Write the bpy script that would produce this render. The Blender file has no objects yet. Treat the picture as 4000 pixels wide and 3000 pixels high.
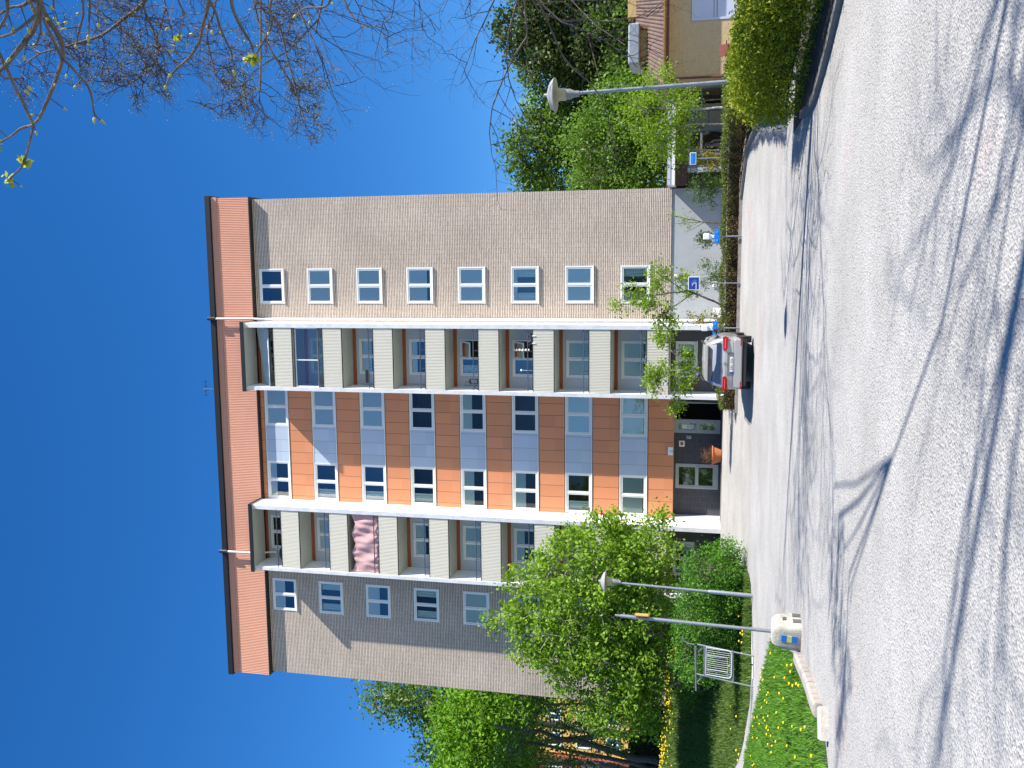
import bpy, math, random
import numpy as np
from mathutils import Vector, Matrix
R_ = math.radians
random.seed(7); rng = np.random.default_rng(7)
scene = bpy.context.scene
COL = scene.collection

# ------------------------------------------------------------------ camera (phone held sideways: rolled 90 degrees)
PITCH, YAW, ROLL = R_(12.486), R_(7.447), R_(1.098)
FPX = 3548.882
cy, sy = math.cos(YAW), math.sin(YAW); cp, sp = math.cos(PITCH), math.sin(PITCH); cr, sr = math.cos(ROLL), math.sin(ROLL)
r0 = Vector((cy, sy, 0)); fh = Vector((-sy, cy, 0)); zz = Vector((0, 0, 1))
fwd = fh * cp + zz * sp; u0 = -fh * sp + zz * cp
right = r0 * cr + u0 * sr; up = -r0 * sr + u0 * cr
cam = bpy.data.cameras.new('camera'); camo = bpy.data.objects.new('camera', cam); COL.objects.link(camo)
X, Y, Z = -up, right, -fwd
camo.matrix_world = Matrix(((X.x, Y.x, Z.x, 0), (X.y, Y.y, Z.y, 0), (X.z, Y.z, Z.z, 1.6), (0, 0, 0, 1)))
cam.sensor_fit = 'HORIZONTAL'; cam.sensor_width = 36; cam.lens = FPX / 4000 * 36
cam.clip_start = 0.05; cam.clip_end = 4000
scene.camera = camo

# ------------------------------------------------------------------ light
SUNV = Vector((2.85, -1.0, 2.88)).normalized()      # towards the sun
EL = math.asin(SUNV.z); AZ = math.atan2(SUNV.x, SUNV.y)
sl = bpy.data.lights.new('sun', 'SUN'); sl.energy = 4.5; sl.angle = R_(0.53); sl.color = (1.0, 0.94, 0.86)
so = bpy.data.objects.new('sun', sl); COL.objects.link(so); so.location = (30, -10, 40)
so.rotation_euler = SUNV.to_track_quat('Z', 'Y').to_euler()
world = bpy.data.worlds.new('World'); scene.world = world; world.use_nodes = True
nt = world.node_tree; nt.nodes.clear()
wo = nt.nodes.new('ShaderNodeOutputWorld'); bg = nt.nodes.new('ShaderNodeBackground')
sky = nt.nodes.new('ShaderNodeTexSky'); sky.sky_type = 'NISHITA'; sky.sun_disc = False
sky.sun_elevation = EL; sky.sun_rotation = AZ; sky.air_density = 1.0; sky.dust_density = 0.3; sky.ozone_density = 4.0; sky.altitude = 200
hs = nt.nodes.new('ShaderNodeHueSaturation'); hs.inputs['Saturation'].default_value = 1.3; hs.inputs['Value'].default_value = 1.0
nt.links.new(sky.outputs[0], hs.inputs['Color'])
tn = nt.nodes.new('ShaderNodeVectorMath'); tn.operation = 'MULTIPLY'; tn.inputs[1].default_value = (0.70, 0.84, 1.0); nt.links.new(hs.outputs[0], tn.inputs[0])
# a wisp of cloud low on the right, placed by direction in the sky
tc = nt.nodes.new('ShaderNodeTexCoord'); no = nt.nodes.new('ShaderNodeTexNoise'); no.inputs['Scale'].default_value = 60; no.inputs['Detail'].default_value = 6
vd = nt.nodes.new('ShaderNodeVectorMath'); vd.operation = 'DISTANCE'
vd.inputs[1].default_value = (0.1546, 0.971, 0.1824)
nt.links.new(tc.outputs['Generated'], vd.inputs[0]); nt.links.new(tc.outputs['Generated'], no.inputs['Vector'])
mr = nt.nodes.new('ShaderNodeMapRange'); mr.inputs['From Min'].default_value = 0.034; mr.inputs['From Max'].default_value = 0.0
nt.links.new(vd.outputs['Value'], mr.inputs['Value'])
nr = nt.nodes.new('ShaderNodeMapRange'); nr.inputs['From Min'].default_value = 0.45; nr.inputs['From Max'].default_value = 0.62
nt.links.new(no.outputs['Fac'], nr.inputs['Value'])
mm = nt.nodes.new('ShaderNodeMath'); mm.operation = 'MULTIPLY'; nt.links.new(mr.outputs[0], mm.inputs[0]); nt.links.new(nr.outputs[0], mm.inputs[1])
mc = nt.nodes.new('ShaderNodeMixRGB'); nt.links.new(mm.outputs[0], mc.inputs[0]); nt.links.new(tn.outputs[0], mc.inputs[1]); mc.inputs[2].default_value = (7.5, 8, 9, 1)
nt.links.new(mc.outputs[0], bg.inputs[0]); bg.inputs[1].default_value = 0.078
nt.links.new(bg.outputs[0], wo.inputs[0])
vs = scene.view_settings; vs.view_transform = 'Standard'; vs.look = 'None'; vs.exposure = 1.27; vs.gamma = 1
scene.cycles.max_bounces = 6; scene.cycles.transparent_max_bounces = 12; scene.cycles.caustics_reflective = False; scene.cycles.caustics_refractive = False

# ------------------------------------------------------------------ materials
MATS = {}
def mat(name, col, rough=0.7, metal=0.0, var=0.0, scale=4.0, bump=0.0, bscale=40.0, spec=0.5, var2=None, coat=0.0, emit=None):
    if name in MATS: return MATS[name]
    m = bpy.data.materials.new(name); m.use_nodes = True; n = m.node_tree; b = n.nodes['Principled BSDF']
    b.inputs['Base Color'].default_value = (*col, 1); b.inputs['Roughness'].default_value = rough; b.inputs['Metallic'].default_value = metal
    b.inputs['Specular IOR Level'].default_value = spec; b.inputs['Coat Weight'].default_value = coat
    if emit: b.inputs['Emission Color'].default_value = (*emit, 1); b.inputs['Emission Strength'].default_value = 1
    t = n.nodes.new('ShaderNodeTexCoord')
    if var or var2:
        x = n.nodes.new('ShaderNodeTexNoise'); x.inputs['Scale'].default_value = scale; x.inputs['Detail'].default_value = 5; x.inputs['Roughness'].default_value = 0.65
        n.links.new(t.outputs['Object'], x.inputs['Vector'])
        c = n.nodes.new('ShaderNodeValToRGB'); e = c.color_ramp.elements
        a = tuple(max(0, v * (1 - var)) for v in col); z = var2 or tuple(min(1, v * (1 + var)) for v in col)
        e[0].position = 0.32; e[0].color = (*a, 1); e[1].position = 0.68; e[1].color = (*z, 1)
        n.links.new(x.outputs['Fac'], c.inputs[0]); n.links.new(c.outputs[0], b.inputs['Base Color'])
    if bump:
        x2 = n.nodes.new('ShaderNodeTexNoise'); x2.inputs['Scale'].default_value = bscale; x2.inputs['Detail'].default_value = 4
        n.links.new(t.outputs['Object'], x2.inputs['Vector'])
        bp = n.nodes.new('ShaderNodeBump'); bp.inputs['Strength'].default_value = bump; bp.inputs['Distance'].default_value = 0.02
        n.links.new(x2.outputs['Fac'], bp.inputs['Height']); n.links.new(bp.outputs[0], b.inputs['Normal'])
    MATS[name] = m; return m

def brick_mat(name, c1, c2, mortar, bw=0.27, bh=0.085, ms=0.011, rough=0.9, bump=0.9, axis='XZ', off=0.5, stain=0.2, bed=1.0):
    m = bpy.data.materials.new(name); m.use_nodes = True; n = m.node_tree; b = n.nodes['Principled BSDF']; b.inputs['Roughness'].default_value = rough
    b.inputs['Specular IOR Level'].default_value = 0.25
    t = n.nodes.new('ShaderNodeTexCoord'); s = n.nodes.new('ShaderNodeSeparateXYZ'); cb = n.nodes.new('ShaderNodeCombineXYZ')
    n.links.new(t.outputs['Object'], s.inputs[0])
    ad = n.nodes.new('ShaderNodeMath'); ad.operation = 'ADD'; n.links.new(s.outputs['X'], ad.inputs[0]); n.links.new(s.outputs['Y'], ad.inputs[1])
    n.links.new(ad.outputs[0], cb.inputs['X']); n.links.new(s.outputs['Z'], cb.inputs['Y'])
    # slightly wavy courses
    wn = n.nodes.new('ShaderNodeTexNoise'); wn.inputs['Scale'].default_value = 2.6; n.links.new(t.outputs['Object'], wn.inputs['Vector'])
    vm = n.nodes.new('ShaderNodeVectorMath'); vm.operation = 'MULTIPLY_ADD'; vm.inputs[1].default_value = (0.0, 0.03, 0)
    n.links.new(wn.outputs['Color'], vm.inputs[0]); n.links.new(cb.outputs[0], vm.inputs[2])
    k = n.nodes.new('ShaderNodeTexBrick'); k.inputs['Scale'].default_value = 1; k.inputs['Brick Width'].default_value = bw; k.inputs['Row Height'].default_value = bh
    k.inputs['Mortar Size'].default_value = ms; k.inputs['Mortar Smooth'].default_value = 0.25; k.offset = off
    k.inputs['Color1'].default_value = (*c1, 1); k.inputs['Color2'].default_value = (*c2, 1); k.inputs['Mortar'].default_value = (*mortar, 1); k.inputs['Bias'].default_value = 0
    n.links.new(vm.outputs[0], k.inputs['Vector'])
    sy_ = n.nodes.new('ShaderNodeSeparateXYZ'); n.links.new(vm.outputs[0], sy_.inputs[0])
    pg = n.nodes.new('ShaderNodeMath'); pg.operation = 'PINGPONG'; pg.inputs[1].default_value = bh / 2; n.links.new(sy_.outputs['Y'], pg.inputs[0])
    bj = n.nodes.new('ShaderNodeMapRange'); bj.inputs['From Min'].default_value = bh * .10; bj.inputs['From Max'].default_value = bh * .24; bj.inputs['To Min'].default_value = bed; bj.inputs['To Max'].default_value = 1; n.links.new(pg.outputs[0], bj.inputs['Value'])
    x = n.nodes.new('ShaderNodeTexNoise'); x.inputs['Scale'].default_value = 0.35; x.inputs['Detail'].default_value = 6; n.links.new(t.outputs['Object'], x.inputs['Vector'])
    x3 = n.nodes.new('ShaderNodeTexNoise'); x3.inputs['Scale'].default_value = 7; x3.inputs['Detail'].default_value = 6; n.links.new(t.outputs['Object'], x3.inputs['Vector'])
    av = n.nodes.new('ShaderNodeMath'); av.operation = 'ADD'; n.links.new(x.outputs['Fac'], av.inputs[0]); n.links.new(x3.outputs['Fac'], av.inputs[1])
    r = n.nodes.new('ShaderNodeMapRange'); r.inputs['From Min'].default_value = 0.7; r.inputs['From Max'].default_value = 1.3; r.inputs['To Min'].default_value = 1 - stain; r.inputs['To Max'].default_value = 1 + stain
    n.links.new(av.outputs[0], r.inputs['Value'])
    mu = n.nodes.new('ShaderNodeVectorMath'); mu.operation = 'SCALE'; n.links.new(k.outputs['Color'], mu.inputs[0]); n.links.new(r.outputs[0], mu.inputs['Scale'])
    mu2 = n.nodes.new('ShaderNodeVectorMath'); mu2.operation = 'SCALE'; n.links.new(mu.outputs[0], mu2.inputs[0]); n.links.new(bj.outputs[0], mu2.inputs['Scale'])
    n.links.new(mu2.outputs[0], b.inputs['Base Color'])
    ng = n.nodes.new('ShaderNodeMath'); ng.operation = 'MULTIPLY_ADD'; ng.inputs[1].default_value = -1.0; n.links.new(k.outputs['Fac'], ng.inputs[0])
    ms_ = n.nodes.new('ShaderNodeMath'); ms_.operation = 'MULTIPLY'; ms_.inputs[1].default_value = 0.6; n.links.new(x3.outputs['Fac'], ms_.inputs[0]); n.links.new(ms_.outputs[0], ng.inputs[2])
    bp = n.nodes.new('ShaderNodeBump'); bp.inputs['Strength'].default_value = bump; bp.inputs['Distance'].default_value = 0.02
    n.links.new(ng.outputs[0], bp.inputs['Height']); n.links.new(bp.outputs[0], b.inputs['Normal'])
    return m

def leaf_mat(name, dark, light, trans=0.35, rough=0.55):
    m = bpy.data.materials.new(name); m.use_nodes = True; n = m.node_tree; b = n.nodes['Principled BSDF']; b.inputs['Roughness'].default_value = rough; b.inputs['Specular IOR Level'].default_value = 0.3
    a = n.nodes.new('ShaderNodeAttribute'); a.attribute_name = 'tint'
    c = n.nodes.new('ShaderNodeValToRGB'); e = c.color_ramp.elements; e[0].color = (*dark, 1); e[1].color = (*light, 1)
    n.links.new(a.outputs['Fac'], c.inputs[0]); n.links.new(c.outputs[0], b.inputs['Base Color'])
    tr = n.nodes.new('ShaderNodeBsdfTranslucent'); g = n.nodes.new('ShaderNodeVectorMath'); g.operation = 'MULTIPLY'; g.inputs[1].default_value = (1.25, 1.25, 0.5)
    n.links.new(c.outputs[0], g.inputs[0]); n.links.new(g.outputs[0], tr.inputs[0])
    mx = n.nodes.new('ShaderNodeMixShader'); mx.inputs[0].default_value = trans
    n.links.new(b.outputs[0], mx.inputs[1]); n.links.new(tr.outputs[0], mx.inputs[2]); n.links.new(mx.outputs[0], n.nodes['Material Output'].inputs[0])
    return m

def glass_mat(name, refl=0.3, tint=(0.80, 0.86, 0.86), rc=(0.95, 0.97, 1)):
    m = bpy.data.materials.new(name); m.use_nodes = True; n = m.node_tree; n.nodes.remove(n.nodes['Principled BSDF'])
    t = n.nodes.new('ShaderNodeBsdfTransparent'); t.inputs[0].default_value = (*tint, 1)
    g = n.nodes.new('ShaderNodeBsdfGlossy'); g.inputs['Roughness'].default_value = 0.02; g.inputs['Color'].default_value = (*rc, 1)
    tc_ = n.nodes.new('ShaderNodeTexCoord'); ns = n.nodes.new('ShaderNodeTexNoise'); ns.inputs['Scale'].default_value = 0.9; n.links.new(tc_.outputs['Object'], ns.inputs['Vector'])
    bp = n.nodes.new('ShaderNodeBump'); bp.inputs['Strength'].default_value = 0.12; bp.inputs['Distance'].default_value = 0.1; n.links.new(ns.outputs['Fac'], bp.inputs['Height']); n.links.new(bp.outputs[0], g.inputs['Normal'])
    mx = n.nodes.new('ShaderNodeMixShader'); lw = n.nodes.new('ShaderNodeLayerWeight'); lw.inputs['Blend'].default_value = 0.25
    ma = n.nodes.new('ShaderNodeMath'); ma.operation = 'ADD'; ma.inputs[1].default_value = refl; ma.use_clamp = True; n.links.new(lw.outputs['Fresnel'], ma.inputs[0])
    n.links.new(ma.outputs[0], mx.inputs[0]); n.links.new(t.outputs[0], mx.inputs[1]); n.links.new(g.outputs[0], mx.inputs[2]); n.links.new(mx.outputs[0], n.nodes['Material Output'].inputs[0])
    return m

# ------------------------------------------------------------------ mesh helpers
def np_mesh(name, V, F, mats, tint=None, smooth=False, midx=None):
    """V (n,3), F (m,k) all faces with k corners"""
    me = bpy.data.meshes.new(name); V = np.asarray(V, 'f'); F = np.asarray(F, 'i')
    me.vertices.add(len(V)); me.vertices.foreach_set('co', V.ravel())
    k = F.shape[1]; me.loops.add(F.size); me.loops.foreach_set('vertex_index', F.ravel())
    me.polygons.add(len(F)); me.polygons.foreach_set('loop_start', np.arange(0, F.size, k, dtype='i')); me.polygons.foreach_set('loop_total', np.full(len(F), k, 'i'))
    for m in mats: me.materials.append(m)
    if midx is not None: me.polygons.foreach_set('material_index', np.asarray(midx, 'i'))
    if smooth: me.polygons.foreach_set('use_smooth', np.ones(len(F), bool))
    me.update(calc_edges=True)
    if tint is not None:
        a = me.attributes.new('tint', 'FLOAT', 'FACE'); a.data.foreach_set('value', np.asarray(tint, 'f'))
    return me

class MB:
    def __init__(s, org=(0, 0, 0)): s.v = []; s.f = []; s.m = []; s.o = Vector(org); s.cur = 0
    def add(s, vs, fs):
        b = len(s.v); s.v += [tuple(Vector(p) - s.o) for p in vs]
        for f in fs: s.f.append(tuple(i + b for i in f)); s.m.append(s.cur)
        return s
    def box(s, x0, x1, y0, y1, z0, z1):
        if x0 > x1: x0, x1 = x1, x0
        if y0 > y1: y0, y1 = y1, y0
        if z0 > z1: z0, z1 = z1, z0
        return s.add([(x0, y0, z0), (x1, y0, z0), (x1, y1, z0), (x0, y1, z0), (x0, y0, z1), (x1, y0, z1), (x1, y1, z1), (x0, y1, z1)],
              [(0, 3, 2, 1), (4, 5, 6, 7), (0, 1, 5, 4), (1, 2, 6, 5), (2, 3, 7, 6), (3, 0, 4, 7)])
    def rbox(s, x0, x1, y0, y1, z0, z1, b=0.01):   # box with chamfered vertical and top edges
        def ring(i, z): return [(x0 + i + b, y0 + i, z), (x1 - i - b, y0 + i, z), (x1 - i, y0 + i + b, z), (x1 - i, y1 - i - b, z), (x1 - i - b, y1 - i, z), (x0 + i + b, y1 - i, z), (x0 + i, y1 - i - b, z), (x0 + i, y0 + i + b, z)]
        rs = [ring(b, z0), ring(0, z0 + b), ring(0, z1 - b), ring(b, z1)]
        vs = [p for r in rs for p in r]; fs = []
        for k in range(3):
            for i in range(8): j = (i + 1) % 8; fs.append((k * 8 + i, k * 8 + j, k * 8 + 8 + j, k * 8 + 8 + i))
        fs.append(tuple(range(7, -1, -1))); fs.append(tuple(range(24, 32)))
        return s.add(vs, fs)
    def quad(s, a, b, c, d): return s.add([a, b, c, d], [(0, 1, 2, 3)])
    def tube(s, pts, rad, n=8, cap=True):
        pts = [Vector(p) for p in pts]; m = len(pts)
        if not hasattr(rad, '__len__'): rad = [rad] * m
        vs = []; ref = None
        for i, p in enumerate(pts):
            d = (pts[min(i + 1, m - 1)] - pts[max(i - 1, 0)]).normalized()
            if ref is None: ref = d.cross(Vector((0.31, 0.17, 0.93)));
            if ref.length < 1e-4: ref = d.cross(Vector((1, 0, 0)))
            a = (ref - d * ref.dot(d)).normalized(); bb = d.cross(a); ref = a
            for k in range(n):
                t = 2 * math.pi * k / n; vs.append(p + (a * math.cos(t) + bb * math.sin(t)) * rad[i])
        fs = []
        for i in range(m - 1):
            for k in range(n): j = (k + 1) % n; fs.append((i * n + k, i * n + j, (i + 1) * n + j, (i + 1) * n + k))
        if cap: fs.append(tuple(range(n - 1, -1, -1))); fs.append(tuple(range((m - 1) * n, m * n)))
        return s.add(vs, fs)
    def lathe(s, prof, c, n=16, axis='Z'):
        vs = []
        for r, h in prof:
            for k in range(n):
                t = 2 * math.pi * k / n; a, b = r * math.cos(t), r * math.sin(t)
                vs.append((c[0] + a, c[1] + b, c[2] + h) if axis == 'Z' else ((c[0] + h, c[1] + a, c[2] + b) if axis == 'X' else (c[0] + a, c[1] + h, c[2] + b)))
        fs = []
        for i in range(len(prof) - 1):
            for k in range(n): j = (k + 1) % n; fs.append((i * n + k, i * n + j, (i + 1) * n + j, (i + 1) * n + k))
        fs.append(tuple(range(n - 1, -1, -1))); fs.append(tuple(range((len(prof) - 1) * n, len(prof) * n)))
        return s.add(vs, fs)
    def prism(s, poly, y0, y1):   # poly in (x,z), extruded along y
        n = len(poly); vs = [(p[0], y0, p[1]) for p in poly] + [(p[0], y1, p[1]) for p in poly]
        fs = [tuple(range(n)), tuple(range(2 * n - 1, n - 1, -1))] + [(i, (i + 1) % n + 0, (i + 1) % n + n, i + n) for i in range(n)]
        return s.add(vs, [fs[0], fs[1]] + [tuple(reversed(f)) for f in fs[2:]])
    def build(s, name, mats, parent=None, smooth=False, **kw):
        me = bpy.data.meshes.new(name); me.from_pydata(s.v, [], s.f)
        for m in (mats if isinstance(mats, (list, tuple)) else [mats]): me.materials.append(m)
        me.polygons.foreach_set('material_index', s.m)
        if smooth: me.polygons.foreach_set('use_smooth', [True] * len(s.f))
        me.update()
        if smooth:
            try: me.set_sharp_from_angle(angle=R_(40))
            except Exception: pass
        o = bpy.data.objects.new(name, me); COL.objects.link(o)
        if parent: o.parent = parent
        else: o.location = s.o
        for k, v in kw.items(): o[k] = v
        return o
def thing(name, label, cat, loc=(0, 0, 0), rotz=0, group=None, rx=0):
    o = bpy.data.objects.new(name, None); COL.objects.link(o); o.location = loc; o.rotation_euler = (rx, 0, rotz)
    o.empty_display_size = 0.3; o['label'] = label; o['category'] = cat
    if group: o['group'] = group
    return o
def tag(o, label, cat, group=None, kind=None):
    if label: o['label'] = label
    if cat: o['category'] = cat
    if group: o['group'] = group
    if kind: o['kind'] = kind
    return o
def linkme(name, me, parent=None, loc=(0, 0, 0)):
    o = bpy.data.objects.new(name, me); COL.objects.link(o); o.parent = parent; o.location = loc; return o
def copy_tree(o, parent=None):
    c = o.copy(); COL.objects.link(c); c.parent = parent
    for ch in list(o.children): copy_tree(ch, c)
    return c
def text_mb(s, size, origin, ux, uz, mb, thick=0.0):
    """lay the letters of s flat as mesh at origin, width along ux, height along uz"""
    cu = bpy.data.curves.new('t', 'FONT'); cu.body = s; cu.size = size; cu.align_x = 'CENTER'; cu.align_y = 'CENTER'; cu.resolution_u = 2
    o = bpy.data.objects.new('t', cu); me = bpy.data.meshes.new_from_object(o)
    ux = Vector(ux); uz = Vector(uz); og = Vector(origin)
    mb.add([og + ux * v.co.x + uz * v.co.y for v in me.vertices], [tuple(p.vertices) for p in me.polygons])
    bpy.data.meshes.remove(me); bpy.data.objects.remove(o); bpy.data.curves.remove(cu)

# ------------------------------------------------------------------ terrain
GY = [-60, 12, 20, 26, 32, 37, 43, 46, 400]; GZ = [0, 0, .02, .10, .29, .64, 1.12, 1.15, 1.15]
def ss(a, b, x):
    t = np.clip((x - a) / (b - a), 0, 1); return t * t * (3 - 2 * t)
def gz(x, y):
    return np.interp(y, GY, GZ) + ss(32.5, 44, y) * (2.15 * ss(-14.5, -19.5, x) + 0.65 * ss(-19, -30, x))
def sheet(name, m, cols, rows_fn, nrow, off, **kw):
    """columns along x; rows_fn(x)->(y0,y1)"""
    V = []; F = []
    for x in cols:
        a, b = rows_fn(x)
        for k in range(nrow + 1):
            y = a + (b - a) * k / nrow; V.append((x, y, float(gz(x, y)) + off))
    n = nrow + 1
    for i in range(len(cols) - 1):
        for k in range(nrow): F.append((i * n + k, (i + 1) * n + k, (i + 1) * n + k + 1, i * n + k + 1))
    me = np_mesh(name, V, F, [m], smooth=True); o = linkme(name, me)
    for k, v in kw.items(): o[k] = v
    return o

def gravel_material():
    m = bpy.data.materials.new('gravel'); m.use_nodes = True; n = m.node_tree; b = n.nodes['Principled BSDF']; b.inputs['Roughness'].default_value = 0.95; b.inputs['Specular IOR Level'].default_value = 0.15
    t = n.nodes.new('ShaderNodeTexCoord')
    def noise(s, d=4, r=.6):
        x = n.nodes.new('ShaderNodeTexNoise'); x.inputs['Scale'].default_value = s; x.inputs['Detail'].default_value = d; x.inputs['Roughness'].default_value = r; n.links.new(t.outputs['Object'], x.inputs['Vector']); return x.outputs['Fac']
    def ramp(i, *st):
        c = n.nodes.new('ShaderNodeValToRGB'); e = c.color_ramp.elements
        while len(e) < len(st): e.new(0.5)
        for q, (p, col) in enumerate(st): e[q].position = p; e[q].color = (*col, 1)
        n.links.new(i, c.inputs[0]); return c.outputs[0]
    def mix(mode, f, a, bb):
        x = n.nodes.new('ShaderNodeMixRGB'); x.blend_type = mode
        if hasattr(f, 'links'): n.links.new(f, x.inputs[0])
        else: x.inputs[0].default_value = f
        for k, q in ((1, a), (2, bb)):
            if hasattr(q, 'links'): n.links.new(q, x.inputs[k])
            else: x.inputs[k].default_value = (*q, 1)
        return x.outputs[0]
    base = ramp(noise(0.45, 6), (.35, (.305, .30, .285)), (.65, (.385, .378, .362)))
    pink = ramp(noise(0.23, 3), (.60, (0, 0, 0)), (.66, (.45, .45, .45)))
    base = mix('MIX', pink, base, (.36, .28, .26))
    v = n.nodes.new('ShaderNodeTexVoronoi'); v.inputs['Scale'].default_value = 46; n.links.new(t.outputs['Object'], v.inputs['Vector'])
    st = ramp(v.outputs['Color'], (.10, (.42, .42, .44)), (.30, (.94, .94, .94)), (.85, (1.12, 1.12, 1.10)))
    c = mix('MULTIPLY', 0.7, base, st)
    sp = ramp(noise(50, 3, .7), (.31, (.40, .40, .42)), (.43, (1.03, 1.03, 1.03)))
    c = mix('MULTIPLY', 0.75, c, sp)
    n.links.new(c, b.inputs['Base Color'])
    bp = n.nodes.new('ShaderNodeBump'); bp.inputs['Strength'].default_value = 0.55; bp.inputs['Distance'].default_value = 0.02
    ad = n.nodes.new('ShaderNodeMath'); ad.operation = 'ADD'; n.links.new(v.outputs['Distance'], ad.inputs[0]); n.links.new(noise(30), ad.inputs[1])
    n.links.new(ad.outputs[0], bp.inputs['Height']); n.links.new(bp.outputs[0], b.inputs['Normal'])
    return m
M_GRAVEL = gravel_material()
M_EARTH = mat('bank_earth', (.045, .055, .02), .95, var=.4, scale=3, var2=(.06, .09, .022), bump=.6, bscale=20)
xs = [-1500, -400, -150, -80, -50, -40] + [-35 + i * .5 for i in range(51)] + [-9.5 + i for i in range(20)] + [12, 20, 60, 150, 400, 1500]
ys = [-1500, -300, -60, -20, 0, 5, 12, 16, 20, 23, 26, 29, 30.5] + [30.5 + i * .5 for i in range(1, 29)] + [45, 46, 50, 60, 80, 120, 250, 500, 1500]
ys = sorted(set(ys + [32, 37]))
V = [(x, y, float(gz(x, y))) for x in xs for y in ys]; n = len(ys)
F = [(i * n + k, (i + 1) * n + k, (i + 1) * n + k + 1, i * n + k + 1) for i in range(len(xs) - 1) for k in range(n - 1)]
o = linkme('ground', np_mesh('ground', V, F, [M_GRAVEL], smooth=True)); o['kind'] = 'structure'

# lawns lie on the ground as sheets of their own, with real blades on top
def island_rng(x):      # triangular island left of the yard, kerb towards the camera
    near = np.interp(x, [-40, -6.8, -6.5, -6.3], [11.5, 11.8, 12.4, 13.0])
    nearr = np.interp(x, [-9.0, -7.3, -6.97, -6.4, -6.2], [22.0, 17.2, 16.2, 13.9, 13.1])
    far = np.interp(x, [-40, -20, -18.0, -13.2, -11.0, -9.0], [52, 33.6, 31.9, 27.0, 24.6, 22.1])
    return near, (far if x < -9 else nearr)
def verge_rng(x):
    lo = np.interp(x, [-60, -20, -18.3, -14.4, -12.2, -11.3, -10.4], [60, 34.6, 33.1, 29.6, 28.9, 29.6, 30.6])
    hi = np.interp(x, [-60, -14.2, -13.6, -11.6, -10.4], [90, 60, 42.5, 36.0, 30.8])
    return lo, max(hi, lo + .05)
M_LAWN = mat('lawn_soil', (.05, .085, .018), .95, var=.35, scale=2.5, bump=.5, bscale=30)
sheet('island_lawn', M_LAWN, [-30 + i * .25 for i in range(96)], island_rng, 60, .008, kind='structure')
sheet('bank_lawn', M_LAWN, [-60, -50, -42] + [-35 + i * .4 for i in range(62)], verge_rng, 60, .008, kind='structure')

def blades(name, label, pts, h, w, m, seed, lean=.35):
    r = np.random.default_rng(seed); N = len(pts); P = np.asarray(pts)
    hh = h * r.uniform(.5, 1.3, N); a = r.uniform(0, 2 * np.pi, N); ln = r.normal(0, lean, (N, 2)) * hh[:, None]
    dx = np.stack([np.cos(a), np.sin(a), np.zeros(N)], 1) * (w * r.uniform(.6, 1.3, N))[:, None]
    tip = P + np.concatenate([ln, hh[:, None]], 1)
    mid = P + np.concatenate([ln * .35, hh[:, None] * .6], 1)
    V = np.stack([P - dx, P + dx, mid + dx * .8, tip, mid - dx * .8], 1).reshape(-1, 3)
    F = np.arange(N * 5).reshape(N, 5)
    o = linkme(name, np_mesh(name, V, F, [m], tint=r.uniform(0, 1, N)))
    o['label'] = label; o['category'] = 'grass'; o['kind'] = 'stuff'; return o
M_GRASS = leaf_mat('grass_blade', (.06, .16, .012), (.16, .36, .03), .35)
M_GRASS2 = leaf_mat('bank_grass_blade', (.055, .11, .016), (.13, .21, .035), .3)
pts = []
r = np.random.default_rng(3)
while len(pts) < 42000:
    x = r.uniform(-17, -6.42); a, b = island_rng(x); y = a + (b - a) * r.uniform(0, 1) if b > a else a
    if r.random() > (b - a) / 18 : continue
    x2 = x + r.normal(0, .04); pts.append((x2, y, float(gz(x2, y))))
blades('short_grass', 'bright green grass with long blades on the island left of the gravel yard', pts, .11, .008, M_GRASS, 5)
pts = []
while len(pts) < 52000:
    x = r.uniform(-30, -10.5); a, b = verge_rng(x); b = min(b, 46 if x > -22 else 50); y = r.uniform(a, max(b, a + .1)); 
    if r.random() > (b - a) / 16: continue
    if x > -22.6 and y > 44.5: continue
    pts.append((x, y, float(gz(x, y))))
blades('bank_grass', 'tall mixed green and straw grass on the bank behind the carpet rack', pts, .2, .012, M_GRASS2, 6)
# dandelions
def dandelions(name, label, P, seed, s=.022, h=.12):
    mb = MB(); r = np.random.default_rng(seed)
    for (x, y) in P:
        z = float(gz(x, y)); hh = h * r.uniform(.7, 1.4); dx, dy = r.normal(0, .02, 2)
        mb.cur = 1; mb.tube([(x, y, z), (x + dx, y + dy, z + hh)], .003, 3, False)
        mb.cur = 0; mb.lathe([(s * .3, -s * .5), (s * .9, -s * .2), (s, s * .2), (s * .6, s * .6), (s * .1, s * .7)], (x + dx, y + dy, z + hh), 7)
    o = mb.build(name, [mat('dandelion_yellow', (.75, .52, .01), .7), mat('stem_green', (.1, .2, .03), .7)])
    return tag(o, label, 'flowers', kind='stuff')
P = []
while len(P) < 130:
    x = r.uniform(-15.5, -6.7); a, b = island_rng(x); y = r.uniform(a, b)
    if b - a > 1: P.append((x, y))
dandelions('dandelions', 'yellow dandelions scattered over the green island lawn', P, 1, .03, .14)
P = []
for i in range(560):
    t = r.uniform(0, 1); x = -16.8 - 5.4 * t if i % 2 else -22.8 - 7 * t; y = 42.9 + r.normal(0, .65); P.append((x, y))
for i in range(16):
    P.append((r.uniform(-18, -12), r.uniform(29.5, 35)))
dandelions('bank_dandelions', 'dense band of yellow dandelions along the crest of the grass bank', P, 2, .045, .25)
sheet('entrance_paving', mat('shaded_paving', (.16, .155, .15), .9, var=.2, scale=3), [-12.5 + i * .7 for i in range(10)], lambda x: (43.3, 45.3), 4, .01, kind='structure')  # apron slab; the building's shadow is put into its dark colour
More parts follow.
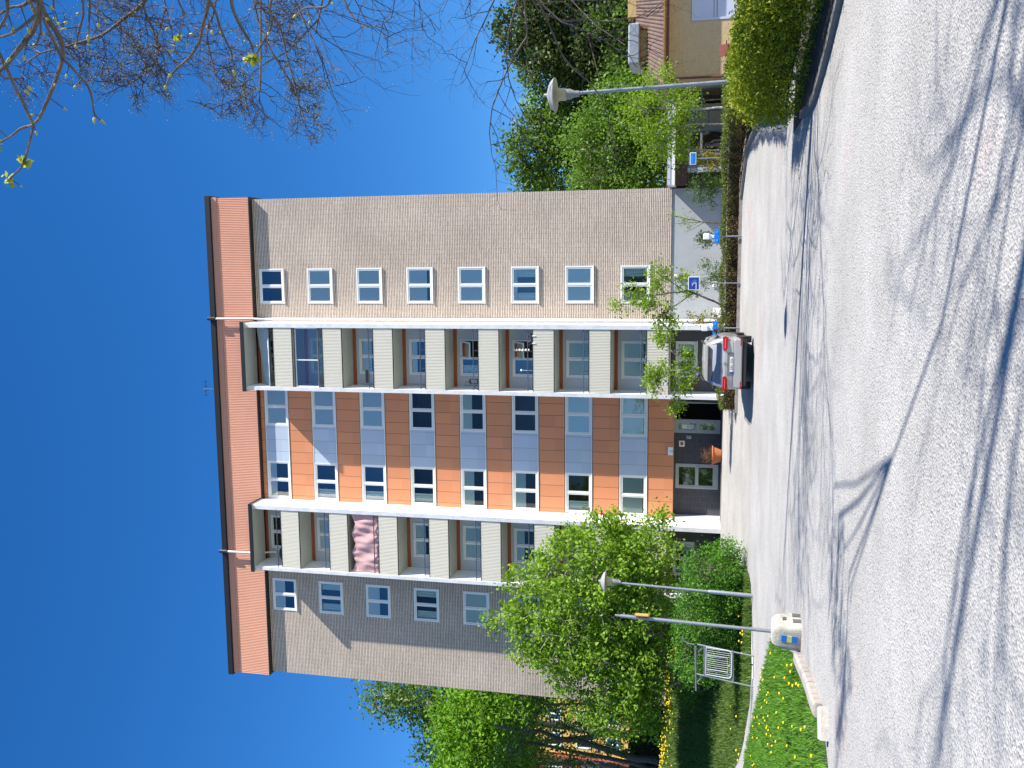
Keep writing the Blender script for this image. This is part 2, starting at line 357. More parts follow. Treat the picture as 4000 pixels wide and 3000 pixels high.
# ------------------------------------------------------------------ apartment building
W = 44.74; XL, XR = -22.456, 3.724; H = 2.75; GF = 1.15
XC = (XL + XR) / 2
FIN = [(-2.95, -2.73), (-6.23, -6.04), (-12.66, -12.44), (-16.02, -15.83)]   # right to left
M_BRICK = brick_mat('long_brick', (.60, .505, .415), (.52, .435, .355), (.26, .21, .17), bw=.47, bh=.088, ms=.009, bump=.45, stain=.16, bed=.22)
M_WHITE = mat('white_plaster', (.80, .80, .78), .8, var=.05, scale=1.2, var2=(.84, .84, .82))
M_FRONT = mat('fin_edge', (.62, .63, .64), .8, var=.12, scale=3)
M_FRAME = mat('window_frame', (.72, .74, .72), .45)
M_PAINT = mat('grey_plinth_paint', (.34, .36, .37), .8, var=.06, scale=.8)
M_DARK = mat('dark_grey_wall', (.085, .085, .09), .8, var=.15, scale=1.5)
M_SOFFIT = mat('soffit_paint', (.50, .52, .46), .85, var=.06, scale=1)
M_BLACK = mat('black_metal', (.012, .012, .013), .5)
M_PANEL = mat('balcony_panel', (.72, .68, .57), .55)
M_GREY = mat('pale_panel', (.44, .46, .50), .6)
M_RAIL = mat('rail_metal', (.10, .11, .13), .45, metal=.3)
M_BLINDW = mat('blind_white', (.74, .86, .84), .8)
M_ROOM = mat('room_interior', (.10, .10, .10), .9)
M_GLASS = glass_mat('window_glass', .15)
M_GLASS2 = glass_mat('dark_reflection_glass', .03, (.72, .78, .76))  # dark reflections put into the glass itself: weaker mirror, darker tint
def panel_mat(name, col, w, x0, dark=.35):
    """flat boards with thin dark joints every w metres along x"""
    m = bpy.data.materials.new(name); m.use_nodes = True; n = m.node_tree; b = n.nodes['Principled BSDF']; b.inputs['Roughness'].default_value = .6
    t = n.nodes.new('ShaderNodeTexCoord'); s = n.nodes.new('ShaderNodeSeparateXYZ'); n.links.new(t.outputs['Object'], s.inputs[0])
    a = n.nodes.new('ShaderNodeMath'); a.operation = 'SUBTRACT'; a.inputs[1].default_value = x0; n.links.new(s.outputs['X'], a.inputs[0])
    d = n.nodes.new('ShaderNodeMath'); d.operation = 'PINGPONG'; d.inputs[1].default_value = w / 2; n.links.new(a.outputs[0], d.inputs[0])
    l = n.nodes.new('ShaderNodeMath'); l.operation = 'LESS_THAN'; l.inputs[1].default_value = .012; n.links.new(d.outputs[0], l.inputs[0])
    f = n.nodes.new('ShaderNodeMath'); f.operation = 'DIVIDE'; f.inputs[1].default_value = w; n.links.new(a.outputs[0], f.inputs[0])
    fl = n.nodes.new('ShaderNodeMath'); fl.operation = 'FLOOR'; n.links.new(f.outputs[0], fl.inputs[0])
    zf = n.nodes.new('ShaderNodeMath'); zf.operation = 'MULTIPLY_ADD'; zf.inputs[1].default_value = 1 / 1.37; zf.inputs[2].default_value = 0; n.links.new(s.outputs['Z'], zf.inputs[0])
    zfl = n.nodes.new('ShaderNodeMath'); zfl.operation = 'FLOOR'; n.links.new(zf.outputs[0], zfl.inputs[0])
    cb = n.nodes.new('ShaderNodeCombineXYZ'); n.links.new(fl.outputs[0], cb.inputs[0]); n.links.new(zfl.outputs[0], cb.inputs[1])
    wn = n.nodes.new('ShaderNodeTexWhiteNoise'); n.links.new(cb.outputs[0], wn.inputs['Vector'])
    r = n.nodes.new('ShaderNodeMapRange'); r.inputs['To Min'].default_value = .93; r.inputs['To Max'].default_value = 1.07; n.links.new(wn.outputs['Value'], r.inputs['Value'])
    sc_ = n.nodes.new('ShaderNodeVectorMath'); sc_.operation = 'SCALE'; sc_.inputs[0].default_value = col; n.links.new(r.outputs[0], sc_.inputs['Scale'])
    mx = n.nodes.new('ShaderNodeMixRGB'); n.links.new(l.outputs[0], mx.inputs[0]); n.links.new(sc_.outputs[0], mx.inputs[1]); mx.inputs[2].default_value = (*[c * dark for c in col], 1)
    n.links.new(mx.outputs[0], b.inputs['Base Color']); return m
M_ORANGE = panel_mat('orange_boards', (.60, .235, .105), .60, -12.44)
M_BLUEP = panel_mat('pale_blue_boards', (.42, .49, .58), .66, -10.33, .6)
M_ATTIC = mat('terracotta_sheet', (.70, .36, .235), .55, var=.04, scale=.6)
M_LINTEL = mat('rust_lintel', (.30, .085, .03), .7)

bld = thing('apartment_building', 'nine storey apartment block with pale brick wings, orange panelled centre and two balcony stacks', 'apartment building', (XC, W, GF))
O = bld.location
def B(): return MB(O)
def holes_wall(mb, x0, x1, z0, z1, holes, y, depth):
    xs_ = sorted({x0, x1, *[h[0] for h in holes], *[h[1] for h in holes]}); zs_ = sorted({z0, z1, *[h[2] for h in holes], *[h[3] for h in holes]})
    for i in range(len(xs_) - 1):
        for k in range(len(zs_) - 1):
            cx, cz = (xs_[i] + xs_[i + 1]) / 2, (zs_[k] + zs_[k + 1]) / 2
            if any(h[0] < cx < h[1] and h[2] < cz < h[3] for h in holes): continue
            mb.quad((xs_[i], y, zs_[k]), (xs_[i + 1], y, zs_[k]), (xs_[i + 1], y, zs_[k + 1]), (xs_[i], y, zs_[k + 1]))
    for a, b, c, d in holes:
        e = y + depth
        mb.quad((a, y, c), (a, e, c), (b, e, c), (b, y, c)); mb.quad((a, y, d), (b, y, d), (b, e, d), (a, e, d))
        mb.quad((a, y, c), (a, y, d), (a, e, d), (a, e, c)); mb.quad((b, y, c), (b, e, c), (b, e, d), (b, y, d))
ZT, ZB = 25.343, 23.953
wins = []
def wing(x0, x1, wx0, wx1):
    mb = B(); hs_ = [(wx0 + .02, wx1 - .02, ZB - k * H + .02, ZT - k * H - .02) for k in range(8)]
    holes_wall(mb, x0, x1, 3.69, 25.9, hs_, W, .28)
    return mb
mb = wing(-2.73, XR, -1.757, .074); mb.quad((XR, W, 3.69), (XR, W + 12, 3.69), (XR, W + 12, 25.9), (XR, W, 25.9)); mb.build('brick_wall', M_BRICK, bld)
mb = wing(XL, -16.02, -18.807, -16.981); mb.quad((XL, W + 12, 3.69), (XL, W, 3.69), (XL, W, 25.9), (XL, W + 12, 25.9)); mb.build('brick_wall', M_BRICK, bld)
B().quad((XR, W + 12, GF - .5), (XL, W + 12, GF - .5), (XL, W + 12, 25.9), (XR, W + 12, 25.9)).build('rear_wall', M_BRICK, bld)
# plinth walls, set back behind the brick
B().box(-2.73, XR - .03, W + .05, W + .3, GF - .6, 3.69).box(XR - .3, XR - .031, W + .3, W + 11.9, GF - .6, 3.69).build('plinth_wall', M_PAINT, bld)
B().box(XL + .03, -16.02, W + .05, W + .3, GF - .6, 3.69).box(XL + .031, XL + .3, W + .3, W + 11.9, GF - .6, 3.69).build('plinth_wall', M_DARK, bld)

def window(x0, x1, z0, z1, y, proud=.03, sill=True, blind=0, curtain=0, mull=True, parent=bld, tilt=None, dark=False):
    GL = M_GLASS2 if dark else M_GLASS
    mb = B(); f = .065; yo = y - proud; yi = y + .09
    mb.box(x0, x1, yo, yi, z1 - f, z1).box(x0, x1, yo, yi, z0, z0 + f).box(x0, x0 + f, yo, yi, z0 + f, z1 - f).box(x1 - f, x1, yo, yi, z0 + f, z1 - f)
    xm = (x0 + x1) / 2
    spans = [(x0 + f, xm - .025), (xm + .025, x1 - f)] if mull else [(x0 + f, x1 - f)]
    if mull: mb.box(xm - .025, xm + .025, yo + .002, yi - .002, z0 + f, z1 - f)
    s = .06; panes = B()
    for q, (a, b) in enumerate(spans):
        zb, zt = z0 + f + .008, z1 - f - .008; a += .008; b -= .008
        if tilt == q: continue
        ys_, ye = y - .012, y + .05
        mb.box(a, b, ys_, ye, zt - s, zt).box(a, b, ys_, ye, zb, zb + s).box(a, a + s, ys_, ye, zb + s, zt - s).box(b - s, b, ys_, ye, zb + s, zt - s)
        panes.quad((a + s, y + .02, zb + s), (b - s, y + .02, zb + s), (b - s, y + .02, zt - s), (a + s, y + .02, zt - s))
    w = mb.build('window', M_FRAME, parent)
    panes.build('pane', GL, w)
    if tilt is not None:      # a sash swung open on its top hinge
        a, b = spans[tilt]; hgt = z1 - z0 - 2 * f; an = R_(52); sb = B()
        def pt(x, t, d=0): return (x, y - .03 - math.sin(an) * t - d * math.cos(an), z1 - f - math.cos(an) * t + d * math.sin(an))
        for (xa, xb, ta, tb) in ((a, b, 0, .07), (a, b, hgt - .07, hgt), (a, a + .07, .07, hgt - .07), (b - .07, b, .07, hgt - .07)):
            sb.add([pt(xa, ta), pt(xb, ta), pt(xb, tb), pt(xa, tb), pt(xa, ta, .05), pt(xb, ta, .05), pt(xb, tb, .05), pt(xa, tb, .05)], [(0, 1, 2, 3), (7, 6, 5, 4), (0, 4, 5, 1), (1, 5, 6, 2), (2, 6, 7, 3), (3, 7, 4, 0)])
        sb.build('open_sash', M_FRAME, w); B().quad(pt(a, .07, .02), pt(b, .07, .02), pt(b, hgt - .07, .02), pt(a, hgt - .07, .02)).build('pane', M_GLASS, w)
    if sill: B().box(x0 - .03, x1 + .03, y - .075, y + .02, z0 - .035, z0 - .002).build('sill', M_FRAME, w)
    if blind > 0: B().box(x0 + f, x1 - f, y + .056, y + .060, z1 - f - (z1 - z0 - 2 * f) * blind, z1 - f).build('blind', M_BLINDW, w)
    if curtain:
        mb = B(); n = 14; wd = (x1 - x0 - 2 * f) * .27
        for side in (0, 1):
            if curtain == 1 and side == 1: continue
            for i in range(n):
                a = (x0 + f + wd * i / n) if side == 0 else (x1 - f - wd * i / n); b = (x0 + f + wd * (i + 1) / n) if side == 0 else (x1 - f - wd * (i + 1) / n)
                ya = y + .16 + .03 * math.sin(i * 1.7); yb = y + .16 + .03 * math.sin((i + 1) * 1.7)
                mb.quad((a, ya, z0 + f), (b, yb, z0 + f), (b, yb, z1 - f), (a, ya, z1 - f))
        mb.build('curtain', M_BLINDW, w)
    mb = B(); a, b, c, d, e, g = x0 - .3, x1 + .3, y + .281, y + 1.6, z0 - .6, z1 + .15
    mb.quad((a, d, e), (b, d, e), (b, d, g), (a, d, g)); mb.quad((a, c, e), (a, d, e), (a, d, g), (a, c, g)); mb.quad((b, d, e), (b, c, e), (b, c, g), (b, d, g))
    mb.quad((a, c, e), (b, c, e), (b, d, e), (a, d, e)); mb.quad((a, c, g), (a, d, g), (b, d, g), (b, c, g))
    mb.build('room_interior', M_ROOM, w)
    return w
wr = random.Random(5)
RB = [0, .97, .97, .8, .97, .2, .97, 0]; LB = [.5, 0, .55, 0, .97, .3, 0, .6]
for k in range(8):
    window(-1.757, .074, ZB - k * H, ZT - k * H, W, blind=RB[k], curtain=2 if k in (5, 7) else 0, dark=k == 7)
    window(-18.807, -16.981, ZB - k * H, ZT - k * H, W, blind=LB[k], curtain=2 if k in (1, 3, 6) else 0, dark=k >= 3)
# ---- middle section: orange boards, bands of two windows and a pale panel
MY = W
bands = [(23.98 - k * H, 25.36 - k * H) for k in range(8)]
xw = [(-12.40, -10.33), (-8.36, -6.27)]
zs_ = [25.95]
for a, b in bands: zs_ += [b, a]
zs_ += [3.46]
for i in range(0, len(zs_), 2):
    top, bot = zs_[i], zs_[i + 1]
    if i > 0: top -= .035
    bot += .035 if i < 16 else 0
    B().box(-12.44, -6.23, MY - .03, MY + .02, bot, top).build('orange_cladding', M_ORANGE, bld)
M_TRIM = M_FRAME
for k, (a, b) in enumerate(bands):
    B().box(-12.44, -6.23, MY - .045, MY + .02, b - .035, b).box(-12.44, -6.23, MY - .06, MY + .02, a, a + .035).build('band_trim', M_TRIM, bld)
    B().box(-10.33, -8.36, MY - .03, MY + .02, a + .035, b - .035).build('pale_panel', M_BLUEP, bld)
    MBL = [.97, .97, .97, 0, .45, 0, .97, .9]; MLB = [.35, 0, 0, 0, .5, .5, 0, .9]
    window(xw[1][0], xw[1][1], a + .035, b - .035, MY, sill=False, blind=MBL[k], curtain=0, dark=k in (3, 4, 5))
    window(xw[0][0], xw[0][1], a + .035, b - .035, MY, sill=False, blind=MLB[k], curtain=1 if k in (1, 2, 3, 6) else 0, dark=k >= 3)
# ---- balcony stacks
def ribbed(mb, x0, x1, y, z0, z1, pitch, depth, y2=None):
    n = max(2, int(round((x1 - x0) / pitch))); p = (x1 - x0) / n; prof = []
    for i in range(n):
        a = x0 + i * p; prof += [(a, 0), (a + p * .45, 0), (a + p * .55, depth), (a + p * .9, depth)]
    prof.append((x1, 0))
    vs = [(q[0], y + q[1], z0) for q in prof] + [(q[0], y + q[1], z1) for q in prof]; m_ = len(prof)
    mb.add(vs, [(i, i + 1, i + 1 + m_, i + m_) for i in range(m_ - 1)])
FY = W - 1.5
for si, (fr, fl_, ) in enumerate(((FIN[0], FIN[1]), (FIN[2], FIN[3]))):
    x0, x1 = fl_[1], fr[0]
    for f in (fr, fl_):
        zb = 3.0 if (f is FIN[0]) else GF - .3
        zb = GF - .3
        B().box(f[0], f[1], FY + .02, W - .001 if f not in (FIN[1], FIN[2]) else W + .55, zb, 25.55).build('fin_wall', M_WHITE, bld)
        B().box(f[0] + .001, f[1] - .001, FY, FY + .02, zb, 25.55).build('fin_edge', M_FRONT, bld)
    # roof over the top balcony
    B().box(x0 - .24, x1 + .26, FY - .1, W - .301, 25.551, 25.66).build('balcony_roof', M_SOFFIT, bld)
    B().box(x0 - .27, x1 + .29, FY - .14, FY - .1, 25.53, 25.74).box(x0 - .27, x0 - .24, FY - .1, W - .301, 25.6, 25.74).box(x1 + .26, x1 + .29, FY - .1, W - .301, 25.6, 25.74).box(x0 - .24, x1 + .26, FY - .1, W - .301, 25.661, 25.72).build('roof_flashing', M_BLACK, bld)
    for k in range(8):
        zt = 23.95 - k * H; zb = 22.93 - k * H; zf = 23.06 - k * H
        bal = B().box(x0 + .001, x1 - .001, FY + .09, W - .001, zf - .17, zf).build('balcony_floor', M_SOFFIT, bld)
        mb = B(); ribbed(mb, x0 + .02, x1 - .02, FY + .03, zb, zt, .074, .03); mb.build('railing_panel', M_PANEL, bal)
        mb = B(); mb.box(x0 + .02, x1 - .02, FY + .025, FY + .07, zt, zt + .03).box(x0 + .01, x1 - .01, FY + .028, FY + .07, zb - .035, zb); mb.build('panel_trim', M_BLACK, bal)
        mb = B(); mb.tube([(x0, FY + .06, zt + .27), (x1, FY + .06, zt + .27)], .026, 8)
        for q in range(4): xx = x0 + .15 + (x1 - x0 - .3) * q / 3; mb.box(xx - .012, xx + .012, FY + .05, FY + .075, zt + .03, zt + .25)
        mb.build('handrail', M_RAIL, bal, smooth=False)
        # back wall of the balcony
        wz0, wz1 = zf + .92, 25.29 - k * H; wx0, wx1 = -5.46 if si == 0 else -5.46 - 9.78, -3.6 if si == 0 else -3.6 - 9.78
        mb = B(); holes_wall(mb, x0, x1, zf + .001, 25.68 - k * H - .21, [(wx0 + .02, wx1 - .02, wz0 + .02, wz1 - .02)], W - .002, .28); mb.build('back_wall', M_GREY, bld)
        B().box(x0 + .001, x1 - .001, W - .05, W + .02, 25.68 - k * H - .209, 25.68 - k * H + .04).build('lintel', M_LINTEL, bal)
        if si == 0: bl = [.3, .9, .5, .3, 0, 0, .97, .85][k]; tl = {4: 1, 5: 1}.get(k)
        else: bl = [0, .6, 0, .5, .9, .4, 0, 0][k]; tl = None
        window(wx0, wx1, wz0, wz1, W, proud=.04, sill=True, blind=bl, curtain=1 if k in (4, 7) else 0, tilt=tl, dark=(si == 1 and k != 1) or k >= 6)
    # ground floor behind the balconies
    gx0, gx1 = (-5.35, -3.6) if si == 0 else (-15.35, -13.6)
    mb = B(); holes_wall(mb, x0, x1, GF - .3, 3.05, [(gx0 + .02, gx1 - .02, 2.42, 3.049)], W, .28); mb.build('dark_wall', M_DARK, bld)
    B().box(x0, gx0, W + .003, W + .28, 3.05, 3.6).box(gx1, x1, W + .003, W + .28, 3.05, 3.6).box(gx0, gx1, W + .003, W + .28, 3.42, 3.6).build('dark_wall', M_DARK, bld)
    window(gx0, gx1, 2.40, 3.41, W - .01, blind=0, curtain=2)
# ---- entrance recess
EY = W + .55
M_TILE = brick_mat('dark_stack_tile', (.062, .062, .070), (.078, .078, .086), (.115, .115, .125), bw=.30, bh=.12, ms=.006, bump=.2, off=0.0, stain=.1)
mb = B(); holes_wall(mb, -12.44, -6.23, GF - .3, 3.47, [(-11.02, -9.76, 1.28, 3.36), (-8.2, -6.45, 1.22, 3.42)], EY, .12); mb.build('entrance_wall', M_TILE, bld)
B().box(-12.44, -6.23, MY - .02, EY, 3.462, 3.6).build('entrance_soffit', M_SOFFIT, bld)
B().box(-12.439, -12.36, MY + .0, EY, GF, 3.46).build('recess_lining', M_GREY, bld)
def glazed_door(x0, x1, z0, z1, y, handle_side, name='entrance_door', solid=None):
    mb = B(); f = .09
    mb.box(x0, x1, y - .03, y + .07, z1 - .16, z1).box(x0, x0 + f, y - .03, y + .07, z0, z1 - .16).box(x1 - f, x1, y - .03, y + .07, z0, z1 - .16)
    zm = z0 + (z1 - z0) * .46
    mb.box(x0 + f, x1 - f, y - .01, y + .05, z0, z0 + .26).box(x0 + f, x1 - f, y - .01, y + .05, zm, zm + .16).box(x0 + f, x0 + f + .08, y - .01, y + .05, z0 + .26, zm).box(x1 - f - .08, x1 - f, y - .01, y + .05, z0 + .26, zm)
    mb.box(x0 + f, x0 + f + .08, y - .01, y + .05, zm + .16, z1 - .16).box(x1 - f - .08, x1 - f, y - .01, y + .05, zm + .16, z1 - .16)
    d = mb.build(name, mat('door_frame', (.36, .38, .37), .5), bld)
    a, b = x0 + f + .08, x1 - f - .08
    B().quad((a, y + .02, z0 + .26), (b, y + .02, z0 + .26), (b, y + .02, zm), (a, y + .02, zm)).build('door_glass', M_GLASS, d)
    B().quad((a, y + .02, zm + .16), (b, y + .02, zm + .16), (b, y + .02, z1 - .16), (a, y + .02, z1 - .16)).build('door_glass', M_GLASS, d)
    hx = x0 + .14 if handle_side < 0 else x1 - .14
    B().box(hx - .02, hx + .02, y - .07, y - .01, zm - .04, zm + .05).box(hx - .02, hx + .13, y - .085, y - .065, zm - .01, zm + .012).build('door_handle', mat('steel', (.55, .56, .58), .3, metal=.8), d)
    return d
glazed_door(-11.02, -9.76, 1.28, 3.36, EY, 1)
d2 = glazed_door(-8.2, -7.52, 1.22, 3.40, EY, -1)
mb = B(); mb.box(-8.2, -6.45, EY - .03, EY + .07, 3.401, 3.46).box(-6.52, -6.45, EY - .03, EY + .07, 1.22, 3.4); mb.build('door_surround', mat('door_frame', (.36, .38, .37), .5), bld)
B().box(-6.60, -6.56, EY - .75, EY - .03, 1.24, 3.36).build('open_door_leaf', mat('door_frame', (.36, .38, .37), .5), bld)
# two notices taped in the door glass
mb = B(); mb.box(-8.0, -7.78, EY - .004, EY + .0, 2.82, 3.08).box(-8.0, -7.78, EY - .004, EY, 2.53, 2.80); pp = mb.build('notice', mat('paper', (.62, .70, .66), .8), d2)
mb = B()
for z, w_ in ((2.75, .07), (2.70, .02), (2.65, .06), (2.60, .10)): mb.box(-7.89 - w_, -7.89 + w_, EY - .0055, EY - .0045, z - .009, z + .009)
mb.build('notice_lines', M_DARK, pp)
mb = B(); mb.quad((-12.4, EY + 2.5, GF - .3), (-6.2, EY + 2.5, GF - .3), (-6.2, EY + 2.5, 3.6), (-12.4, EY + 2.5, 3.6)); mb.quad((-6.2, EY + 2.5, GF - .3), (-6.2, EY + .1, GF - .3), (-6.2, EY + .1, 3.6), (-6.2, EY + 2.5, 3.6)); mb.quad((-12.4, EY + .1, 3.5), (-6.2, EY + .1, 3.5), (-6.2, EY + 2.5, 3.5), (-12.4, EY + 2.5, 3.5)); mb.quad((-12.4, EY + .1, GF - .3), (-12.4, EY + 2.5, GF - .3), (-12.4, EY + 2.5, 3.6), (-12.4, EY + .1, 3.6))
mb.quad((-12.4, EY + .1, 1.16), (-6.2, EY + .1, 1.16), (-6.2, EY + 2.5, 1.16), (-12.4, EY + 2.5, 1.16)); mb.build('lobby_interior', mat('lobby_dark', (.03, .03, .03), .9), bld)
# ---- attic storey, roof
AX0, AX1, AY = XL - .115, XR + .115, W - .3
mb = B(); ribbed(mb, AX0, AX1, AY, 25.66, 27.5, .092, .03)
mb.build('attic_cladding', M_ATTIC, bld)
mb = B()      # side faces of the attic
mb.quad((AX1, AY, 25.66), (AX1, W + 12.3, 25.66), (AX1, W + 12.3, 27.5), (AX1, AY, 27.5)); mb.quad((AX0, W + 12.3, 25.66), (AX0, AY, 25.66), (AX0, AY, 27.5), (AX0, W + 12.3, 27.5)); mb.quad((AX1, W + 12.3, 25.66), (AX0, W + 12.3, 25.66), (AX0, W + 12.3, 27.5), (AX1, W + 12.3, 27.5))
mb.build('attic_side', M_ATTIC, bld)
B().box(AX0 - .005, AX1 + .005, AY - .012, AY + .04, 25.60, 25.66).box(AX0, AX1, AY + .04, W + 12.3, 25.60, 25.655).build('attic_soffit', M_BLACK, bld)
B().box(AX0 - .02, AX1 + .02, AY - .03, W + 12.4, 27.5, 27.80).build('fascia', mat('fascia_paint', (.50, .25, .17), .7), bld)
B().box(AX0 - .1, AX1 + .1, AY - .031, W + 12.5, 27.80, 28.13).build('roof', M_BLACK, bld)
B().box(AX0 - .1, AX1 + .1, AY - .16, AY - .032, 27.82, 28.10).build('gutter', M_BLACK, bld)
for px, y2 in ((-2.55, W - .08), (-15.45, W - .08)):
    sideways = px > -5
    mb = B(); mb.tube([(px, AY - .22, 28.0), (px, AY - .22, 25.95), (px + (-.02 if sideways else 0), W - .1, 25.2), (px - .02, W - .1, 2.0 if sideways else 25.0)], .052, 10)
    mb.build('downpipe', M_WHITE, bld, smooth=True)
    B().tube([(px, AY - .24, 27.75), (px, AY - .24, 28.2)], .1, 8).build('gutter_outlet', M_BLACK, bld)
B().tube([(-2.57, W - .1, 2.0), (-2.57, W - .1, 1.35)], .06, 10).build('downpipe_foot', mat('pipe_foot', (.6, .6, .5), .6), bld)
B().box(-2.745, -2.66, W - .03, W - .001, 3.6, 25.6).build('corner_trim', M_WHITE, bld)
mb = B(); az = 28.12; mb.tube([(-6.6, W + 1, az), (-6.6, W + 1, az + 1.5)], .025, 5); mb.tube([(-7.0, W + 1, az + 1.35), (-6.1, W + 1, az + 1.35)], .015, 4)
for q in range(4): mb.tube([(-6.95 + q * .26, W + .75, az + 1.35), (-6.95 + q * .26, W + 1.25, az + 1.35)], .01, 4)
mb.build('roof_antenna', M_BLACK, bld)
B().quad((XR, W + 12, 3.6), (XR, W, 3.6), (XR, W, 3.69), (XR, W + 12, 3.69)).build('plinth_ledge', M_DARK, bld)

# ---- things fixed to, or standing on, the building
def small(name, label, cat, group=None): return lambda mb, m, **k: tag(mb.build(name, m, **k), label, cat, group)
mb = MB((-9.0, MY - .1, 3.46)); mb.rbox(-9.22, -8.82, MY - .14, MY - .03, 3.47, 3.72, .01)
t = thing('number_lamp', 'white house number lamp reading 5 on the lower edge of the orange boards', 'wall lamp', (-9.0, MY - .1, 3.46)); mb.build('lamp_housing', mat('opal_white', (.78, .78, .74), .5), t)
mb = MB((-9.0, MY - .1, 3.46)); text_mb('5', .2, (-9.02, MY - .143, 3.54), (1, 0, 0), (0, 0, 1), mb); mb.build('digit', M_BLACK, t)
t = thing('intercom_sign', 'small white framed panel with a red square on the dark tiled entrance wall', 'sign', (-8.75, EY - .02, 3.0))
mb = MB(t.location); mb.rbox(-8.9, -8.6, EY - .04, EY - .002, 2.93, 3.21, .008); mb.build('panel', mat('opal_white', (.78, .78, .74), .5), t); mb = MB(t.location); mb.box(-8.82, -8.66, EY - .045, EY - .041, 3.0, 3.14); mb.build('red_square', mat('sign_red', (.45, .07, .03), .6), t)
t = thing('letter_box', 'small grey box mounted beside the papered glass door in the entrance', 'letter box', (-8.42, EY, 2.6))
mb = MB(t.location); mb.rbox(-8.49, -8.33, EY - .09, EY - .002, 2.62, 2.85, .008); mb.build('box', mat('letterbox_grey', (.35, .36, .38), .5), t); mb = MB(t.location); mb.box(-8.46, -8.36, EY - .094, EY - .091, 2.76, 2.79); mb.build('slot', M_BLACK, t)
t = thing('wall_lamp', 'beige wall lamp above a square grey vent on the pale plinth', 'wall lamp', (-.45, W, 3.4))
mb = MB(t.location); mb.rbox(-.53, -.37, W - .1, W + .049, 3.36, 3.53, .02); mb.build('lamp_cover', mat('cream_plastic', (.62, .56, .38), .5), t)
t = thing('vent_grille', 'square grey vent grille just below the beige wall lamp', 'vent', (-.5, W, 3.0))
mb = MB(t.location); mb.box(-.66, -.34, W + .02, W + .049, 3.0, 3.3); mb.build('plate', mat('vent_grey', (.2, .2, .21), .6), t); mb = MB(t.location); mb.lathe([(.12, -.02), (.12, 0), (.08, 0), (.08, -.015), (.03, -.015)], (-.5, W + .02, 3.15), 14, 'Y'); mb.build('fan_ring', M_DARK, t)
t = thing('meter_box', 'white slotted box low on the pale plinth above the hedge', 'meter box', (-.9, W, 1.5))
mb = MB(t.location); mb.rbox(-.98, -.72, W - .12, W + .049, 1.52, 1.72, .015); mb.rbox(-.96, -.74, W - .08, W + .049, 1.36, 1.48, .01); mb.build('casing', mat('opal_white', (.78, .78, .74), .5), t); mb = MB(t.location); mb.box(-.96, -.74, W - .123, W - .121, 1.57, 1.59); mb.box(-.96, -.74, W - .123, W - .121, 1.63, 1.65); mb.build('slots', M_BLACK, t)
t = thing('utility_cabinet', 'larger white cabinet beside the white downpipe foot', 'cabinet', (-2.2, W - .3, 1.15))
mb = MB(t.location); mb.rbox(-2.42, -1.98, W - .5, W - .1, 1.15, 1.68, .02); mb.build('casing', mat('opal_white', (.78, .78, .74), .5), t); mb = MB(t.location); mb.box(-2.36, -2.04, W - .503, W - .501, 1.25, 1.27); mb.box(-2.36, -2.04, W - .503, W - .501, 1.56, 1.58); mb.build('vent_slots', M_DARK, t)
t = thing('hanging_card', 'brown card with a dark arch hung on the dark wall beside the ground floor window', 'sign', (-5.9, W, 2.0))
mb = MB(t.location); mb.box(-5.86, -5.5, W - .03, W - .002, 2.3, 2.95); mb.build('board', mat('kraft_brown', (.13, .075, .05), .8), t)
mb = MB(t.location); mb.lathe([(.09, 0), (.09, -.01)], (-5.68, W - .03, 2.83), 12, 'Y'); mb.build('arch', M_BLACK, t)
# balcony belongings, right stack k, left stack
def bz(k): return 23.06 - k * H
M_STEEL = mat('steel', (.55, .56, .58), .3, metal=.8)
mb = MB((-4.5, FY, 24)); 
t = thing('balcony_awning', 'pale grey awning cloth pulled slantwise across the top right balcony', 'awning', (-4.5, FY, 24.3))
mb = MB(t.location); vs_ = []
for i in range(13):
    x = -6.0 + 3.0 * i / 12
    for j in range(5): s_ = j / 4; vs_.append((x, FY + .95 - .82 * s_ + .012 * math.sin(i * 2.1), 25.45 - (.1 + .35 * (1 - i / 12)) * (1 - s_) - 1.2 * s_))
mb.add(vs_, [(i * 5 + j, (i + 1) * 5 + j, (i + 1) * 5 + j + 1, i * 5 + j + 1) for i in range(12) for j in range(4)]); mb.build('cloth', mat('awning_cloth', (.40, .46, .47), .85), t)
mb = MB(t.location); mb.tube([(-6.0, FY + .12, 24.24), (-3.0, FY + .12, 24.24)], .02, 6); mb.build('front_bar', M_STEEL, t)
t = thing('balcony_glazing', 'white framed glass screen closing the second balcony from the top on the right stack', 'glass screen', (-4.5, FY + .1, bz(1)))
mb = MB(t.location); zt1 = 23.95 - H + .33; zt2 = 25.68 - H - .2
for xx in (-6.0, -4.62, -2.98): mb.box(xx - .03, xx + .03, FY + .12, FY + .16, zt1, zt2)
mb.box(-6.03, -2.95, FY + .121, FY + .159, zt1 - .05, zt1).box(-6.03, -2.95, FY + .121, FY + .159, zt2, zt2 + .05); mb.build('screen_frame', M_FRAME, t)
mb = MB(t.location); mb.quad((-5.97, FY + .14, zt1), (-4.65, FY + .14, zt1), (-4.65, FY + .14, zt2), (-5.97, FY + .14, zt2)); mb.quad((-4.59, FY + .14, zt1), (-3.01, FY + .14, zt1), (-3.01, FY + .14, zt2), (-4.59, FY + .14, zt2)); mb.build('screen_glass', M_GLASS, t)
